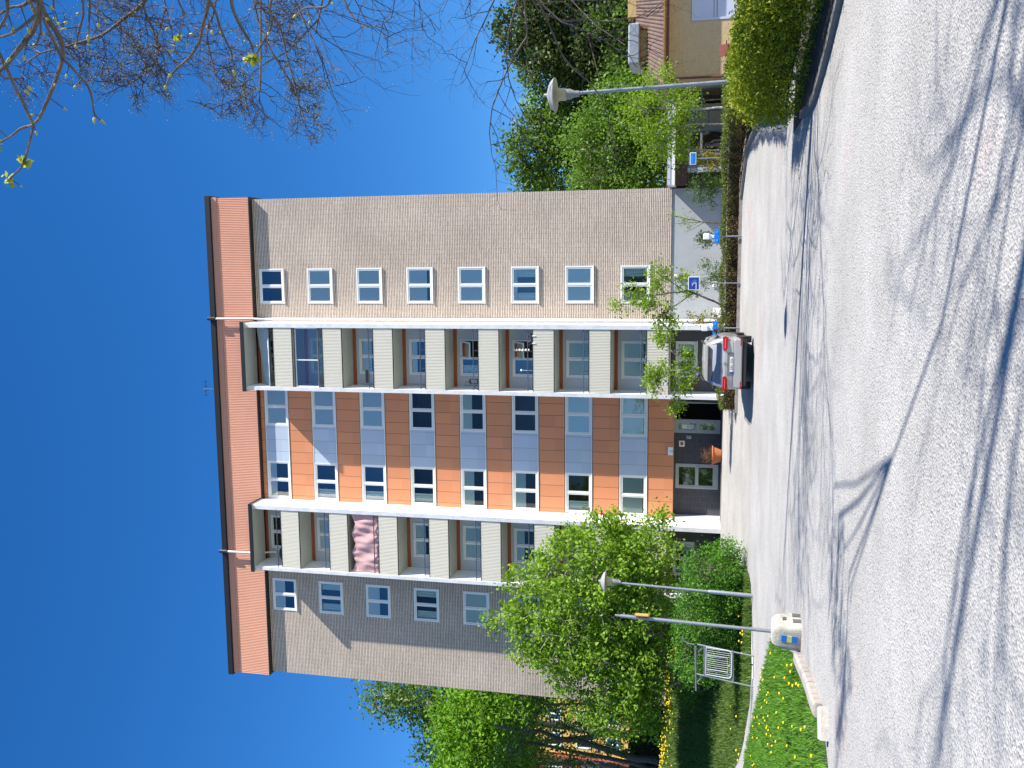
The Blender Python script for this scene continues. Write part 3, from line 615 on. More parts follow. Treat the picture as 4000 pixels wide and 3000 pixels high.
def stand(label, x, k, kind, cat, name):
    z = bz(k) + .95; y = FY + .35; t = thing(name, label, cat, (x, y, bz(k)))
    mb = MB(t.location); mb.tube([(x, y, bz(k)), (x, y, z + .75)], .015, 6); mb.tube([(x, y, z + .35), (x - .18, y, z + .1), (x - .18, y, z - .2)], .012, 5); mb.lathe([(.16, 0), (.16, .03), (.02, .04)], (x, y, bz(k)), 10); mb.build('stand', M_BLACK, t)
    mb = MB(t.location)
    if kind == 'panel': mb.rbox(x + .05, x + .75, y - .06, y + .02, z + .36, z + .52, .02); mb.build('heater_head', M_BLACK, t)
    else:
        mb.box(x + .08, x + .3, y - .1, y + .1, z + .06, z + .09); mb.box(x + .08, x + .3, y - .1, y + .1, z + .44, z + .47); mb.lathe([(.12, 0), (.03, .1)], (x + .19, y, z + .47), 8)
        for a, b in ((.09, -.09), (.29, -.09), (.09, .09), (.29, .09)): mb.box(x + a - .01, x + a + .01, y + b - .01, y + b + .01, z + .09, z + .44)
        mb.tube([(x, y, z + .7), (x + .19, y, z + .7), (x + .19, y, z + .57)], .01, 5); mb.build('lantern', M_BLACK, t)
stand('black patio heater on a thin stand on the third balcony of the right stack', -5.85, 2, 'panel', 'patio heater', 'patio_heater')
stand('black lantern hanging from a stand on the fifth balcony of the right stack', -5.8, 4, 'lantern', 'lantern', 'hanging_lantern')
t = thing('lamp_stand', 'thin black bare stand on the fourth balcony of the right stack', 'stand', (-5.8, FY + .35, bz(3)))
mb = MB(t.location); mb.tube([(-5.8, FY + .35, bz(3)), (-5.8, FY + .35, bz(3) + 2.0)], .014, 6); mb.tube([(-5.95, FY + .35, bz(3)), (-5.8, FY + .35, bz(3) + 1.2), (-5.65, FY + .35, bz(3))], .012, 5); mb.build('pole', M_BLACK, t)
# flower box with flowers + wind spinner, sixth balcony
k = 5; t = thing('flower_box', 'flower box of pink and white blooms on the sixth right stack balcony rail', 'flower box', (-3.45, FY - .02, 23.95 - k * H))
mb = MB(t.location); z = 23.95 - k * H; mb.box(-3.75, -3.15, FY + .11, FY + .27, z - .05, z + .12); mb.build('trough', mat('trough_brown', (.10, .05, .03), .7), t)
mb = MB(t.location); mb.box(-3.66, -3.62, FY - .0, FY + .12, z - .12, z + .04).box(-3.3, -3.26, FY - .0, FY + .12, z - .12, z + .04); mb.build('hook', M_WHITE, t)
rr = random.Random(2); mb = MB(t.location)
for q in range(46):
    c = (-3.45 + rr.uniform(-.36, .3), FY + .17 + rr.uniform(-.12, .08), z + .14 + rr.uniform(0, .16)); mb.cur = rr.choice([0, 0, 1, 2, 3]); mb.lathe([(.0, -.02), (.035, 0), (.0, .02)], c, 5)
mb.build('blooms', [mat('leaf_green', (.05, .10, .02), .7), mat('bloom_pink', (.55, .2, .35), .7), mat('bloom_white', (.7, .7, .65), .7), mat('bloom_purple', (.16, .04, .2), .7)], t)
t = thing('solar_lamp', 'small white globe lamp on a rod at the sixth balcony rail of the right stack', 'garden lamp', (-5.0, FY + .1, 23.95 - k * H))
mb = MB(t.location); mb.tube([(-4.98, FY + .12, z - .1), (-4.98, FY + .12, z + .55)], .012, 5); mb.build('rod', M_STEEL, t); mb = MB(t.location); mb.lathe([(0.01, -.06), (.05, -.03), (.06, 0), (.05, .03), (.01, .06)], (-4.98, FY + .12, z + .6), 10); mb.build('globe', M_FRAME, t, smooth=True)
t = thing('wind_spinner', 'white twisted wind spinner hanging above the sixth balcony rail of the right stack', 'wind spinner', (-4.0, FY + .3, z + .3))
mb = MB(t.location); mb.add([(-4.0 + .07 * math.cos(i * .9), FY + .3 + .07 * math.sin(i * .9), z + .25 + i * .045) for i in range(18)] + [(-4.0 - .07 * math.cos(i * .9), FY + .3 - .07 * math.sin(i * .9), z + .25 + i * .045) for i in range(18)], [(i, i + 1, i + 19, i + 18) for i in range(17)]); mb.build('ribbon', M_WHITE, t)
mb = MB(t.location); mb.tube([(-4, FY + .3, z + 1.05), (-4, FY + .3, 25.68 - k * H - .2)], .006, 4); mb.build('cord', M_BLACK, t)
# pink sheet on left stack third balcony
k = 2; t = thing('hanging_sheet', 'crumpled pink cloth hung across the third balcony of the left stack', 'cloth', (-14.2, FY + .1, 24.0 - k * H))
mb = MB(t.location); z1 = 25.68 - k * H - .2; z0 = 23.95 - k * H + .05; nx, nz = 60, 20; pins = [0, .33, .66, 1.0]; vs_ = []
for i in range(nx + 1):
    u = i / nx
    dp = min(abs(u - p) for p in pins) / .17
    for j in range(nz + 1):
        v = j / nz; sag = .22 * min(1, dp) ** 1.3 * (1 - v) ** 1.5
        fold = .012 * math.sin(u * 52 + 6 * v) + .02 * math.sin(u * 17 - v * 7) + .03 * math.sin(abs(dp) * 5 + v * 2)
        zz_ = z1 - sag - (z1 - z0 - sag) * v; vs_.append((-15.8 + u * 3.1 + .015 * math.sin(v * 12 + u * 9), FY + .13 + fold, zz_))
mb.add(vs_, [(i * (nz + 1) + j, (i + 1) * (nz + 1) + j, (i + 1) * (nz + 1) + j + 1, i * (nz + 1) + j + 1) for i in range(nx) for j in range(nz)]); mb.build('cloth', mat('pink_cloth', (.55, .33, .33), .9, var=.1, scale=9), t, smooth=True)
t = thing('round_chair', 'black round padded chair on the top balcony of the left stack', 'chair', (-15.3, FY + .8, bz(0)))
mb = MB(t.location); mb.lathe([(.05, -.14), (.42, -.12), (.5, 0), (.42, .1), (.3, .12), (.28, .05), (.05, .04)], (-15.3, FY + .75, bz(0) + .95), 20, 'Y'); mb.build('shell', M_BLACK, t, smooth=True); mb = MB(t.location)
for a in (-.25, .25): mb.tube([(-15.3 + a, FY + .75, bz(0) + .6), (-15.3 + a * 1.3, FY + .6, bz(0))], .02, 5)
mb.build('legs', M_BLACK, t)
# ================================================================== vegetation builders
M_BARK = mat('grey_bark', (.11, .09, .07), .9, var=.4, scale=12, bump=.6, bscale=30)
M_BIRCH = mat('birch_bark', (.50, .46, .40), .85, var=.0, scale=9, var2=(.10, .08, .07), bump=.4)
M_TWIG = mat('twig_brown', (.032, .024, .024), .8)
L_BIRCH = leaf_mat('birch_leaf', (.11, .22, .016), (.29, .45, .05), .45)
L_BRIGHT = leaf_mat('maple_leaf', (.09, .22, .012), (.20, .38, .025), .45)
L_BUSH = leaf_mat('bush_leaf', (.045, .145, .011), (.12, .28, .025), .36)
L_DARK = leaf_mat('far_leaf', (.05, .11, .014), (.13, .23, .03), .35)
L_PINE = leaf_mat('pine_needles', (.03, .065, .014), (.09, .13, .028), .2)
L_MID = leaf_mat('soft_leaf', (.07, .16, .018), (.16, .29, .04), .4)
L_SAP = leaf_mat('sapling_leaf', (.12, .22, .012), (.26, .40, .03), .45)
L_FORS = leaf_mat('forsythia_leaf', (.05, .12, .02), (.55, .42, .02), .3)
L_SHRUB = leaf_mat('shrub_leaf', (.05, .11, .03), (.14, .24, .05), .3)
L_HEDGE = leaf_mat('conifer_tip', (.10, .16, .008), (.36, .40, .016), .35)
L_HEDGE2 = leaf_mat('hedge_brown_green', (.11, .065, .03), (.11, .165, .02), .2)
L_BUD = leaf_mat('opening_bud', (.20, .24, .03), (.38, .42, .08), .4)

def leaves_np(C, sig, n, size, r, tc, flat=1.0, aspect=.6):
    """n leaves round each centre; returns V,F,tint"""
    C = np.repeat(np.asarray(C, float), n, 0); tc = np.repeat(np.asarray(tc, float), n); N = len(C)
    P = C + r.normal(0, 1, (N, 3)) * np.asarray(sig)
    a = r.normal(0, 1, (N, 3)); a[:, 2] *= flat; a /= np.linalg.norm(a, axis=1)[:, None]
    b = r.normal(0, 1, (N, 3)); b -= a * (a * b).sum(1)[:, None]; b /= np.linalg.norm(b, axis=1)[:, None]
    s = size * r.uniform(.6, 1.35, N)[:, None]
    V = np.stack([P - a * s * .5, P + b * s * aspect * .5, P + a * s * .5, P - b * s * aspect * .5], 1).reshape(-1, 3)
    return V, np.arange(N * 4).reshape(N, 4), np.clip(tc + r.normal(0, .18, N), 0, 1)

def crown_points(ells, n, r, shell=.55):
    w = np.array([e[3] * e[4] * e[5] for e in ells]) ** .8; w /= w.sum(); out = []
    while len(out) < n:
        e = ells[r.choice(len(ells), p=w)]; d = r.normal(0, 1, 3); d /= np.linalg.norm(d)
        q = (shell + (1 - shell) * r.random()) if r.random() < .75 else r.random() ** .5
        out.append((e[0] + d[0] * e[3] * q, e[1] + d[1] * e[4] * q, e[2] + d[2] * e[5] * q))
    return out
def tree(name, label, cat, base, stems, ells, ncl, nleaf, lsize, sig, lm, bark, seed, group=None, twig_r=.012, limb_sides=4, crown='crown', shell=.55):
    """stems: list of (points, r0, r1); limbs run from the stems to every leaf clump"""
    r = np.random.default_rng(seed); b = Vector(base); t = thing(name, label, cat, base, group=group)
    mb = MB(b); nodes = []
    for pts_, ra, rb in stems:
        P = [Vector(p) for p in pts_]; Q = []
        for i in range(len(P) - 1):
            for k in range(4): Q.append(P[i].lerp(P[i + 1], k / 4) + Vector(r.normal(0, ra * .25, 3)) * (1 if (i or k) else 0))
        Q.append(P[-1]); rad = [ra + (rb - ra) * i / (len(Q) - 1) for i in range(len(Q))]
        mb.tube(Q, rad, 8); nodes += [(q, rad[i]) for i, q in enumerate(Q) if i > 2]
    mb.build('trunk', bark, t, smooth=True)
    C = crown_points(ells, ncl, r, shell); mb = MB(b); NP = np.array([tuple(q[0]) for q in nodes])
    nl = max(6, ncl // 14); main = []
    for c in C[:nl]:
        d = np.linalg.norm(NP - np.array(c) + np.array([0, 0, .35]) * 1.0, axis=1) + np.maximum(0, NP[:, 2] - c[2]) * .8
        i = int(np.argmin(d)); p0 = nodes[i][0]; c = Vector(c); m_ = p0.lerp(c, .5) + Vector(r.normal(0, .12, 3)) * (c - p0).length * .5 + Vector((0, 0, .08 * (c - p0).length))
        pl = [p0, p0.lerp(m_, .5) + Vector(r.normal(0, .05, 3)), m_, m_.lerp(c, .6) + Vector(r.normal(0, .06, 3)), c]; ra = max(twig_r * 1.5, nodes[i][1] * .55)
        mb.tube(pl, [ra, ra * .8, ra * .6, ra * .4, twig_r * .7], limb_sides + 1, False); main += [(Vector(q), 0) for q in pl[1:]]
    MP = np.array([tuple(q[0]) for q in main])
    for c in C[nl:]:
        i = int(np.argmin(np.linalg.norm(MP - np.array(c), axis=1))); p0 = main[i][0]; c = Vector(c); m_ = p0.lerp(c, .5) + Vector(r.normal(0, .1, 3)) * (c - p0).length
        mb.tube([p0, m_, c], [twig_r, twig_r * .8, twig_r * .45], 3, False)
    mb.build('branches', bark, t)
    tc = r.uniform(.25, .75, ncl); V, F, T = leaves_np(C, sig, nleaf, lsize, r, tc)
    V = V - np.array(base); linkme(crown, np_mesh(crown, V, F, [lm], tint=T), t)
    return t

def bare_tree(name, label, base, trunk, limbs, seed, levels=(7, 6, 5), buds=None, twr=.006, group=None, spread=.9, droop=.15, up_=.05):
    r = np.random.default_rng(seed); b = Vector(base); t = thing(name, label, 'tree', base, group=group)
    mb = MB(b); mb.tube(*trunk, 12); mb.build('trunk', M_BARK, t, smooth=True)
    lb = MB(b); tw = MB(b); tips = []
    def grow(p, d, L, rad, lev):
        n = 6 if lev < 2 else 4; P = [p]; d = d.normalized()
        for i in range(n):
            d = (d + Vector(r.normal(0, .19 + .03 * lev, 3)) + Vector((0, 0, -droop * (lev >= 1) * i / n + up_))).normalized(); P.append(P[-1] + d * L / n)
        rr_ = [rad * (1 - .75 * i / n) for i in range(n + 1)]
        (lb if lev < 2 else tw).tube(P, rr_, 6 if lev < 1 else (4 if lev < 2 else 3), False)
        if lev >= len(levels): tips.append((P[-1], d)); tips.append((P[-2], d)); return
        m = levels[lev]
        for q in range(m):
            f = .25 + .75 * (q + r.uniform(.2, .8)) / m; k = min(n - 1, int(f * n)); pp = P[k].lerp(P[k + 1], f * n - k)
            dd = (P[k + 1] - P[k]).normalized(); side = Vector(r.normal(0, 1, 3)); side = (side - dd * side.dot(dd)).normalized()
            grow(pp, (dd * r.uniform(.5, 1.0) + side * spread * r.uniform(.6, 1.1)), L * r.uniform(.34, .58) * (1 - .35 * f) * 1.1, max(twr * .6, rad * .42), lev + 1)
        tips.append((P[-1], d))
    for P0, P1, rad in limbs:
        P0, P1 = Vector(P0), Vector(P1); grow(P0, P1 - P0, (P1 - P0).length, rad, 0)
    lb.build('branches', M_BARK, t, smooth=True); tw.build('twigs', M_TWIG, t)
    if buds:
        mb = MB(b)
        for p, d in tips:
            if r.random() > buds[1]: continue
            s = buds[0] * r.uniform(.6, 1.3); e = p + d * s * 2.2; a = d.cross(Vector((.2, .5, .8))).normalized() * s * .55; c = d.cross(a).normalized() * s * .55; m_ = p + d * s
            mb.add([p, m_ + a, m_ + c, m_ - a, m_ - c, e], [(0, 1, 2), (0, 2, 3), (0, 3, 4), (0, 4, 1), (5, 2, 1), (5, 3, 2), (5, 4, 3), (5, 1, 4)])
        o = mb.build('buds', mat('bud_green', (.26, .25, .07), .6), t)
    return t, tips

def hedge(name, label, path, width, ztop, lm, seed, dens=900, size=.055, group=None, height_tint=False, dome=.45, rough=.05, thin=0.0):
    """path = front face polyline; the hedge lies to the outer side (left normal)"""
    r = np.random.default_rng(seed); P = [Vector((p[0], p[1], 0)) for p in path]; t = thing(name, label, 'hedge', (P[0].x, P[0].y, float(gz(P[0].x, P[0].y))), group=group)
    V = []; T = []; mb = MB(t.location)
    nr_ = []
    for i in range(len(P)):
        a = P[max(0, i - 1)]; b = P[min(len(P) - 1, i + 1)]; d = (b - a).normalized(); nr_.append(Vector((d.y, -d.x, 0)))
    for i in range(len(P) - 1):
        a, b, na, nb = P[i], P[i + 1], nr_[i], nr_[i + 1]; L = (b - a).length
        for face in range(2):
            N = int(L * (ztop - .1 + width * .6) * dens * (1 if face == 0 else .45)); u = r.uniform(0, 1, N)
            for k in range(N):
                p = a.lerp(b, u[k]); n = na.lerp(nb, u[k]); g = float(gz(p.x, p.y)); zt_ = ztop + .05 * math.sin(p.x * 3.1 + p.y * 2.3) + .03 * math.sin(p.y * 7 + p.x * 5)
                bulge = .07 * math.sin(p.y * 2.7 + p.x * 3.9) + .04 * math.sin(p.y * 8.7 - p.x * 6.9); f = r.uniform(.02, 1); ph = f * math.pi / 2; dp_ = r.normal(0, rough)
                if thin and f < .45 and r.random() < thin * (1 - f / .45) ** .5: continue
                off = width / 2 * (1 - math.cos(ph) ** dome) + bulge * math.cos(ph) + dp_; zz2 = g + (zt_ - g) * math.sin(ph) ** .85 - dp_ * .6
                if face: off = width - off
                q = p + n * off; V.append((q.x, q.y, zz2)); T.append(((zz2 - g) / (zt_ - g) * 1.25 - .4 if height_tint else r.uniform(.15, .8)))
        g0, g1 = float(gz(a.x, a.y)), float(gz(b.x, b.y)); vs = []
        for q, nn, gg in ((a, na, g0), (b, nb, g1)):
            for m_ in range(9):
                ph = m_ / 8 * math.pi; c_ = math.cos(ph); off = width / 2 - math.copysign(abs(c_) ** dome, c_) * (width / 2 - .15 - rough * 2); w_ = q + nn * off; vs.append((w_.x, w_.y, gg + .1 + thin * .4 + (ztop - gg - .22 - rough * 1.5 - thin * .4) * math.sin(ph) ** .85))
        mb.add(vs, [(m_, m_ + 1, m_ + 10, m_ + 9) for m_ in range(8)] + [(0, 9, 17, 8), tuple(range(8, -1, -1)), tuple(range(9, 18))])
    mb.build('twig_core', mat('hedge_core', (.035, .028, .015), .95, var=.5, scale=15), t)
    VV, F, TT = leaves_np(V, .02, 1, size, r, T, aspect=.4); VV = VV - np.array(t.location)
    linkme('foliage', np_mesh('foliage', VV, F, [lm], tint=TT), t); return t

# ---- hedges
hedge('conifer_hedge', 'tall yellow-green clipped conifer hedge at the right edge beside the gravel', [(5.3, 10.0), (4.6, 13.0), (3.75, 16.0), (2.95, 19.2), (3.15, 20.6)], 1.5, 1.27, L_HEDGE, 11, dens=1600, size=.075, dome=.75, rough=.11, thin=.35)
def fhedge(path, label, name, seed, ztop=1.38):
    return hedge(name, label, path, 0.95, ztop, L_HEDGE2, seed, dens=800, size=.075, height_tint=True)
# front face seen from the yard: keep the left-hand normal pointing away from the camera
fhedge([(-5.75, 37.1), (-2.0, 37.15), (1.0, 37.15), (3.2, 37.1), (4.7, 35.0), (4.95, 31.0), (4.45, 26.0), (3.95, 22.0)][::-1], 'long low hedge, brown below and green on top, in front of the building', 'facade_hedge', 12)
# ---- trees
tree('birch_clump', 'broad many-stemmed birch in fresh leaf before the left wing of the tower', 'tree', (-15.4, 37.3, 1.0),
     [([(-15.2, 37.2, .9), (-14.6, 37.1, 3.2), (-13.9, 36.9, 4.8), (-13.2, 36.7, 7.2)], .11, .03), ([(-15.6, 37.4, 1), (-15.6, 37.5, 4), (-15.3, 37.6, 7), (-15.2, 37.6, 10.6)], .12, .025),
      ([(-16.0, 37.5, 1.2), (-16.9, 37.4, 3.4), (-17.4, 37.3, 6), (-17.3, 37.4, 8.6)], .10, .025), ([(-16.4, 37.6, 1.3), (-17.8, 37.7, 3.0), (-18.8, 37.8, 5.2)], .09, .03), ([(-15.3, 37.0, 1), (-13.7, 36.6, 3), (-12.4, 36.2, 5)], .08, .02)],
     [(-15.0, 37.4, 7.2, 3.0, 2.3, 3.3, 1), (-17.4, 37.6, 5.8, 2.7, 2.1, 2.4, 1), (-12.7, 37.0, 5.8, 2.3, 1.9, 2.6, 1), (-11.6, 36.6, 4.4, 1.3, 1.3, 1.6, 1), (-18.6, 37.6, 4.6, 2.0, 1.7, 1.6, 1), (-15.2, 37.4, 4.3, 3.5, 2.0, 1.6, .8), (-15.4, 37.5, 10.3, .8, .8, 1.3, 2),
      (-13.4, 37.0, 9.3, .7, .7, 1.2, 2), (-16.8, 37.5, 9.0, .7, .7, 1.0, 2), (-11.3, 36.6, 7.4, .7, .6, 1.1, 2), (-10.4, 36.5, 5.7, .6, .6, .9, 2), (-10.2, 36.5, 3.7, .5, .5, .7, 2), (-19.6, 37.6, 6.5, .6, .6, .9, 2), (-18.3, 37.6, 7.8, .6, .6, .9, 2), (-12.2, 36.8, 8.6, .5, .5, .9, 2)],
     1250, 44, .165, (.20, .20, .20), L_BIRCH, M_BIRCH, 21, shell=.45)
def far(p, k=68 / 56): return (p[0] * k, p[1] * k, 1.6 + (p[2] - 1.6) * k)
def fare(e, k=68 / 56): return far(e[:3], k) + tuple(v * k for v in e[3:6]) + (e[6],)
tree('maple_tree', 'large bright green maple beyond the left corner of the tower', 'tree', (-36, 68, 3.9),
     [([far(p) for p in q], a * 1.1, b) for q, a, b in (([(-29.8, 56, 3.5), (-30.3, 56, 8), (-31.2, 56, 12), (-31.8, 56, 16)], .32, .1), ([(-26.5, 55, 3.5), (-27.3, 55, 8), (-28.6, 55, 12)], .2, .07), ([(-33.5, 57, 3.5), (-33.0, 57, 9), (-33.6, 57, 14)], .26, .08))],
     [fare(e) for e in ((-31.0, 56, 16.4, 4.4, 4, 3.4, 1), (-28.4, 55.4, 14.6, 2.8, 3.2, 3.4, 1), (-35.0, 56.5, 15.6, 3.6, 4, 4.0, 1), (-26.4, 56, 12.2, 1.8, 3, 2.4, .8))],
     460, 64, .36, (.62, .6, .5), L_BRIGHT, M_BARK, 22, twig_r=.03, shell=.6)
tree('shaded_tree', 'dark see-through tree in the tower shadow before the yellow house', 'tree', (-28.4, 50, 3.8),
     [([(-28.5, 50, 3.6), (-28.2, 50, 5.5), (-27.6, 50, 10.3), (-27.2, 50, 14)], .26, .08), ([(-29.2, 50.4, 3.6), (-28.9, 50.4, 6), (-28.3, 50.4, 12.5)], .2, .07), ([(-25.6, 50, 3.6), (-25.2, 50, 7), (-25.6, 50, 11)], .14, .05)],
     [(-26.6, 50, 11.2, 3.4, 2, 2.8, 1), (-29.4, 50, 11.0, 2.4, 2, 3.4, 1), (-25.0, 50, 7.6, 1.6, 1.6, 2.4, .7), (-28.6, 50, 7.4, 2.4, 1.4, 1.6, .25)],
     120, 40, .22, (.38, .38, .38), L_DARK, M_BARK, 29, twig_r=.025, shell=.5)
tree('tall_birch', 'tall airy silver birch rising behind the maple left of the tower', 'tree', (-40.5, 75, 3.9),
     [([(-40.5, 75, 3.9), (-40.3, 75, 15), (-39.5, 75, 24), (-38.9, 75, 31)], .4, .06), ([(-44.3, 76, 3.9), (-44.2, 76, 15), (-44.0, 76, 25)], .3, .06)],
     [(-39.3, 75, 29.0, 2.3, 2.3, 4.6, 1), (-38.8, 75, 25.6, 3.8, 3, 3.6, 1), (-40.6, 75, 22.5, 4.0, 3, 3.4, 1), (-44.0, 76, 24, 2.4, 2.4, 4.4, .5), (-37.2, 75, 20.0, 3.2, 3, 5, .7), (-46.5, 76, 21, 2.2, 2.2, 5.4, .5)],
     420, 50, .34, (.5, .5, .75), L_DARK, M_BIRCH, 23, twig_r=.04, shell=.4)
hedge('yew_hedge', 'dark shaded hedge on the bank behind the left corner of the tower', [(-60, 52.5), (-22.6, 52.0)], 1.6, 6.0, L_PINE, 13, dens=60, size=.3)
# behind the right wing
tree('tall_ash', 'tall grey-green ash just behind the right edge of the tower', 'tree', (7.6, 62, 1.15), [([(7.6, 62, 1.1), (7.7, 62, 6), (8.0, 62, 11), (7.8, 62, 15.5)], .3, .06)],
     [(7.6, 62, 13.6, 3.0, 2.4, 2.6, 1), (5.8, 62, 11.5, 2.6, 2.4, 3.2, 1), (9.6, 62, 11.0, 2.2, 2.2, 3.4, 1), (7.2, 62, 8.0, 4.0, 3, 3.2, .7)], 330, 62, .26, (.40, .4, .4), L_DARK, M_BARK, 24, group='trees behind the low building', twig_r=.025)
tree('round_tree', 'round bright green tree close behind the white fascia', 'tree', (6.8, 54, 1.15), [([(6.8, 54, 1.1), (6.9, 54, 5), (6.8, 54, 9.6)], .22, .05)],
     [(6.6, 54, 7.6, 2.9, 2.4, 3.2, 1), (9.2, 54, 6.6, 2.0, 2, 2.6, 1), (5.0, 54, 5.6, 1.8, 1.8, 2.6, 1)], 340, 70, .20, (.32, .32, .32), L_MID, M_BIRCH, 25, group='trees behind the low building', twig_r=.02)
tree('green_tree', 'mid green leafy tree seen past the lamp post on the right', 'tree', (12.2, 63, 1.15), [([(12.2, 63, 1.1), (12.3, 63, 6), (12.6, 63, 13)], .3, .06)],
     [(12.6, 63, 11.2, 3.4, 3, 4.0, 1), (11.0, 63, 8.2, 2.6, 2.4, 3, 1), (15.0, 63, 8.4, 3, 2.6, 3.4, .8)], 330, 60, .26, (.42, .42, .42), L_MID, M_BARK, 26, group='trees behind the low building', twig_r=.025)
tree('pine_tree', 'dark pine behind the low building with brown grey boughs', 'tree', (15.6, 60, 1.15), [([(15.6, 60, 1.1), (15.6, 60, 8), (15.9, 60, 15)], .3, .07)],
     [(15.4, 60, 13.6, 3.0, 2.6, 2.4, 1), (13.2, 60, 12.0, 2.4, 2.4, 2.8, 1), (18.2, 60, 12.0, 2.8, 2.6, 3.2, 1), (16.0, 60, 9.4, 4.4, 3, 2.8, .9)], 380, 62, .27, (.42, .42, .34), L_PINE, M_BARK, 27, group='trees behind the low building', twig_r=.03)
tree('broad_tree', 'broad dark green tree at the right edge over the roof of the low building', 'tree', (20.5, 58, 1.15), [([(20.5, 58, 1.1), (20.3, 58, 6), (20.0, 58, 11.5)], .35, .07)],
     [(19.5, 58, 9.5, 4.0, 3, 4.2, 1), (24, 58, 9.0, 4, 3, 4.0, 1), (15.5, 57, 6.4, 3.6, 2.6, 3.0, .8), (11.0, 57, 6.0, 3.4, 2.6, 2.8, .8)], 420, 62, .27, (.45, .42, .42), L_DARK, M_BARK, 28, group='trees behind the low building', twig_r=.03)
# small trees by the hedge
g1 = .75
tree('young_birch', 'young birch trio with bright leaves before the low building and dark porch', 'tree', (5.6, 38.6, g1),
     [([(6.35, 38.6, g1), (6.3, 38.6, 2.6), (6.5, 38.6, 5.0)], .055, .015), ([(5.7, 38.8, g1), (5.75, 38.8, 2.6), (5.5, 38.8, 4.8)], .045, .014), ([(4.65, 38.7, g1), (4.7, 38.7, 2.4), (4.9, 38.7, 4.6)], .04, .012)],
     [(6.1, 38.6, 4.3, 1.15, 1.0, 1.5, 1), (5.2, 38.7, 3.8, 1.15, 1.0, 1.3, 1), (7.3, 38.6, 3.9, .9, .8, .9, .6), (4.6, 38.7, 3.3, .7, .7, .9, .7), (6.3, 38.6, 3.0, 1.2, .9, .8, .8), (7.9, 38.6, 4.4, .35, .3, .35, .3)], 190, 42, .10, (.18, .18, .16), L_SAP, M_BIRCH, 31, twig_r=.008)
tree('rowan_sapling', 'small rowan directly behind the parked car roof', 'tree', (-4.45, 38.2, g1), [([(-4.42, 38.2, g1), (-4.4, 38.2, 1.9), (-4.25, 38.2, 2.8), (-4.5, 38.2, 4.2)], .05, .012), ([(-4.4, 38.2, 2.1), (-3.5, 38.2, 3.3), (-3.0, 38.2, 4.0)], .03, .01), ([(-4.4, 38.2, 2.2), (-5.4, 38.2, 3.0), (-6.0, 38.2, 3.3)], .03, .01)],
     [(-4.5, 38.2, 3.9, .9, .6, .75, 1), (-3.6, 38.2, 2.75, .6, .5, .45, 1), (-4.7, 38.2, 2.8, .8, .5, .5, 1), (-5.8, 38.2, 3.2, .55, .4, .5, 1), (-2.9, 38.2, 3.6, .5, .4, .6, .6), (-4.1, 38.2, 2.4, .7, .4, .3, .8)], 110, 30, .115, (.14, .13, .12), L_SAP, M_BIRCH, 32, twig_r=.008, shell=.3)
tree('leaning_sapling', 'leaning sapling with bright leaves before the lowest right wing window', 'tree', (-1.7, 38.4, g1), [([(-1.9, 38.4, g1), (-1.45, 38.4, 1.6), (-1.0, 38.4, 2.7), (-1.2, 38.4, 4.2), (-1.5, 38.4, 5.6)], .055, .012), ([(-1.3, 38.4, 1.9), (-1.0, 38.4, 2.8), (-.3, 38.4, 3.9)], .03, .01), ([(-1.1, 38.4, 2.5), (-1.9, 38.4, 3.6), (-2.3, 38.4, 4.2)], .025, .008)],
     [(-1.2, 38.4, 4.6, .9, .6, 1.1, 1), (-.5, 38.4, 3.8, .8, .6, .7, 1), (-2.1, 38.4, 3.6, .7, .5, .7, 1), (-.8, 38.4, 2.7, .7, .4, .7, 1), (-1.6, 38.4, 5.7, .4, .4, .4, .4)], 110, 26, .11, (.14, .13, .12), L_SAP, M_BARK, 33, twig_r=.008, shell=.3)
tree('bare_sapling', 'thin nearly leafless sapling before the pale plinth', 'tree', (1.75, 38.6, g1), [([(1.75, 38.6, g1), (1.78, 38.6, 2.0), (1.95, 38.6, 2.8), (2.15, 38.6, 3.6)], .035, .008), ([(1.78, 38.6, 2.1), (1.4, 38.6, 2.8)], .015, .006), ([(1.8, 38.6, 2.3), (1.75, 38.6, 3.5)], .015, .005)],
     [(1.9, 38.6, 3.0, .45, .3, .6, 1)], 16, 10, .08, (.08, .08, .08), L_SAP, M_BARK, 34, twig_r=.005)
def shrub(x, y, rx, h, lm, label, seed, name='shrub', cat='shrub', n=60, z0=None, nl=34, ls=.075):
    g = float(gz(x, y)); st = []; r = random.Random(seed)
    for q in range(6): a = r.uniform(-1, 1); st.append(([(x + a * .1, y, g), (x + a * rx * .5, y + r.uniform(-.2, .2), g + h * .5), (x + a * rx, y + r.uniform(-.3, .3), g + h * .95)], .015, .005))
    return tree(name, label, cat, (x, y, g), st, [(x, y, g + h * .6, rx, rx * .7, h * .42, 1)], n, nl, ls, (.1, .1, .1), lm, M_BARK, seed, twig_r=.004, group='shrubs behind the low hedge', shell=.3)
shrub(3.3, 38.7, .95, 2.1, L_SHRUB, 'widest grey-green shrub just right of the bare sapling', 41, n=80)
shrub(4.25, 38.5, .55, 2.1, L_FORS, 'forsythia with leftover yellow flowers around the small blue sign', 42, 'forsythia', n=36)
shrub(1.15, 38.8, .45, 1.75, L_SHRUB, 'small green shrub behind the blue and white socket post', 43, n=26)
shrub(-.35, 38.8, .75, 1.5, L_SHRUB, 'sparse low shrub between the socket post and the blue parking sign', 44, n=26)
shrub(-2.2, 38.5, .4, 2.0, L_FORS, 'small yellow-tipped shrub by the foot of the white downpipe', 45, 'forsythia', n=20)
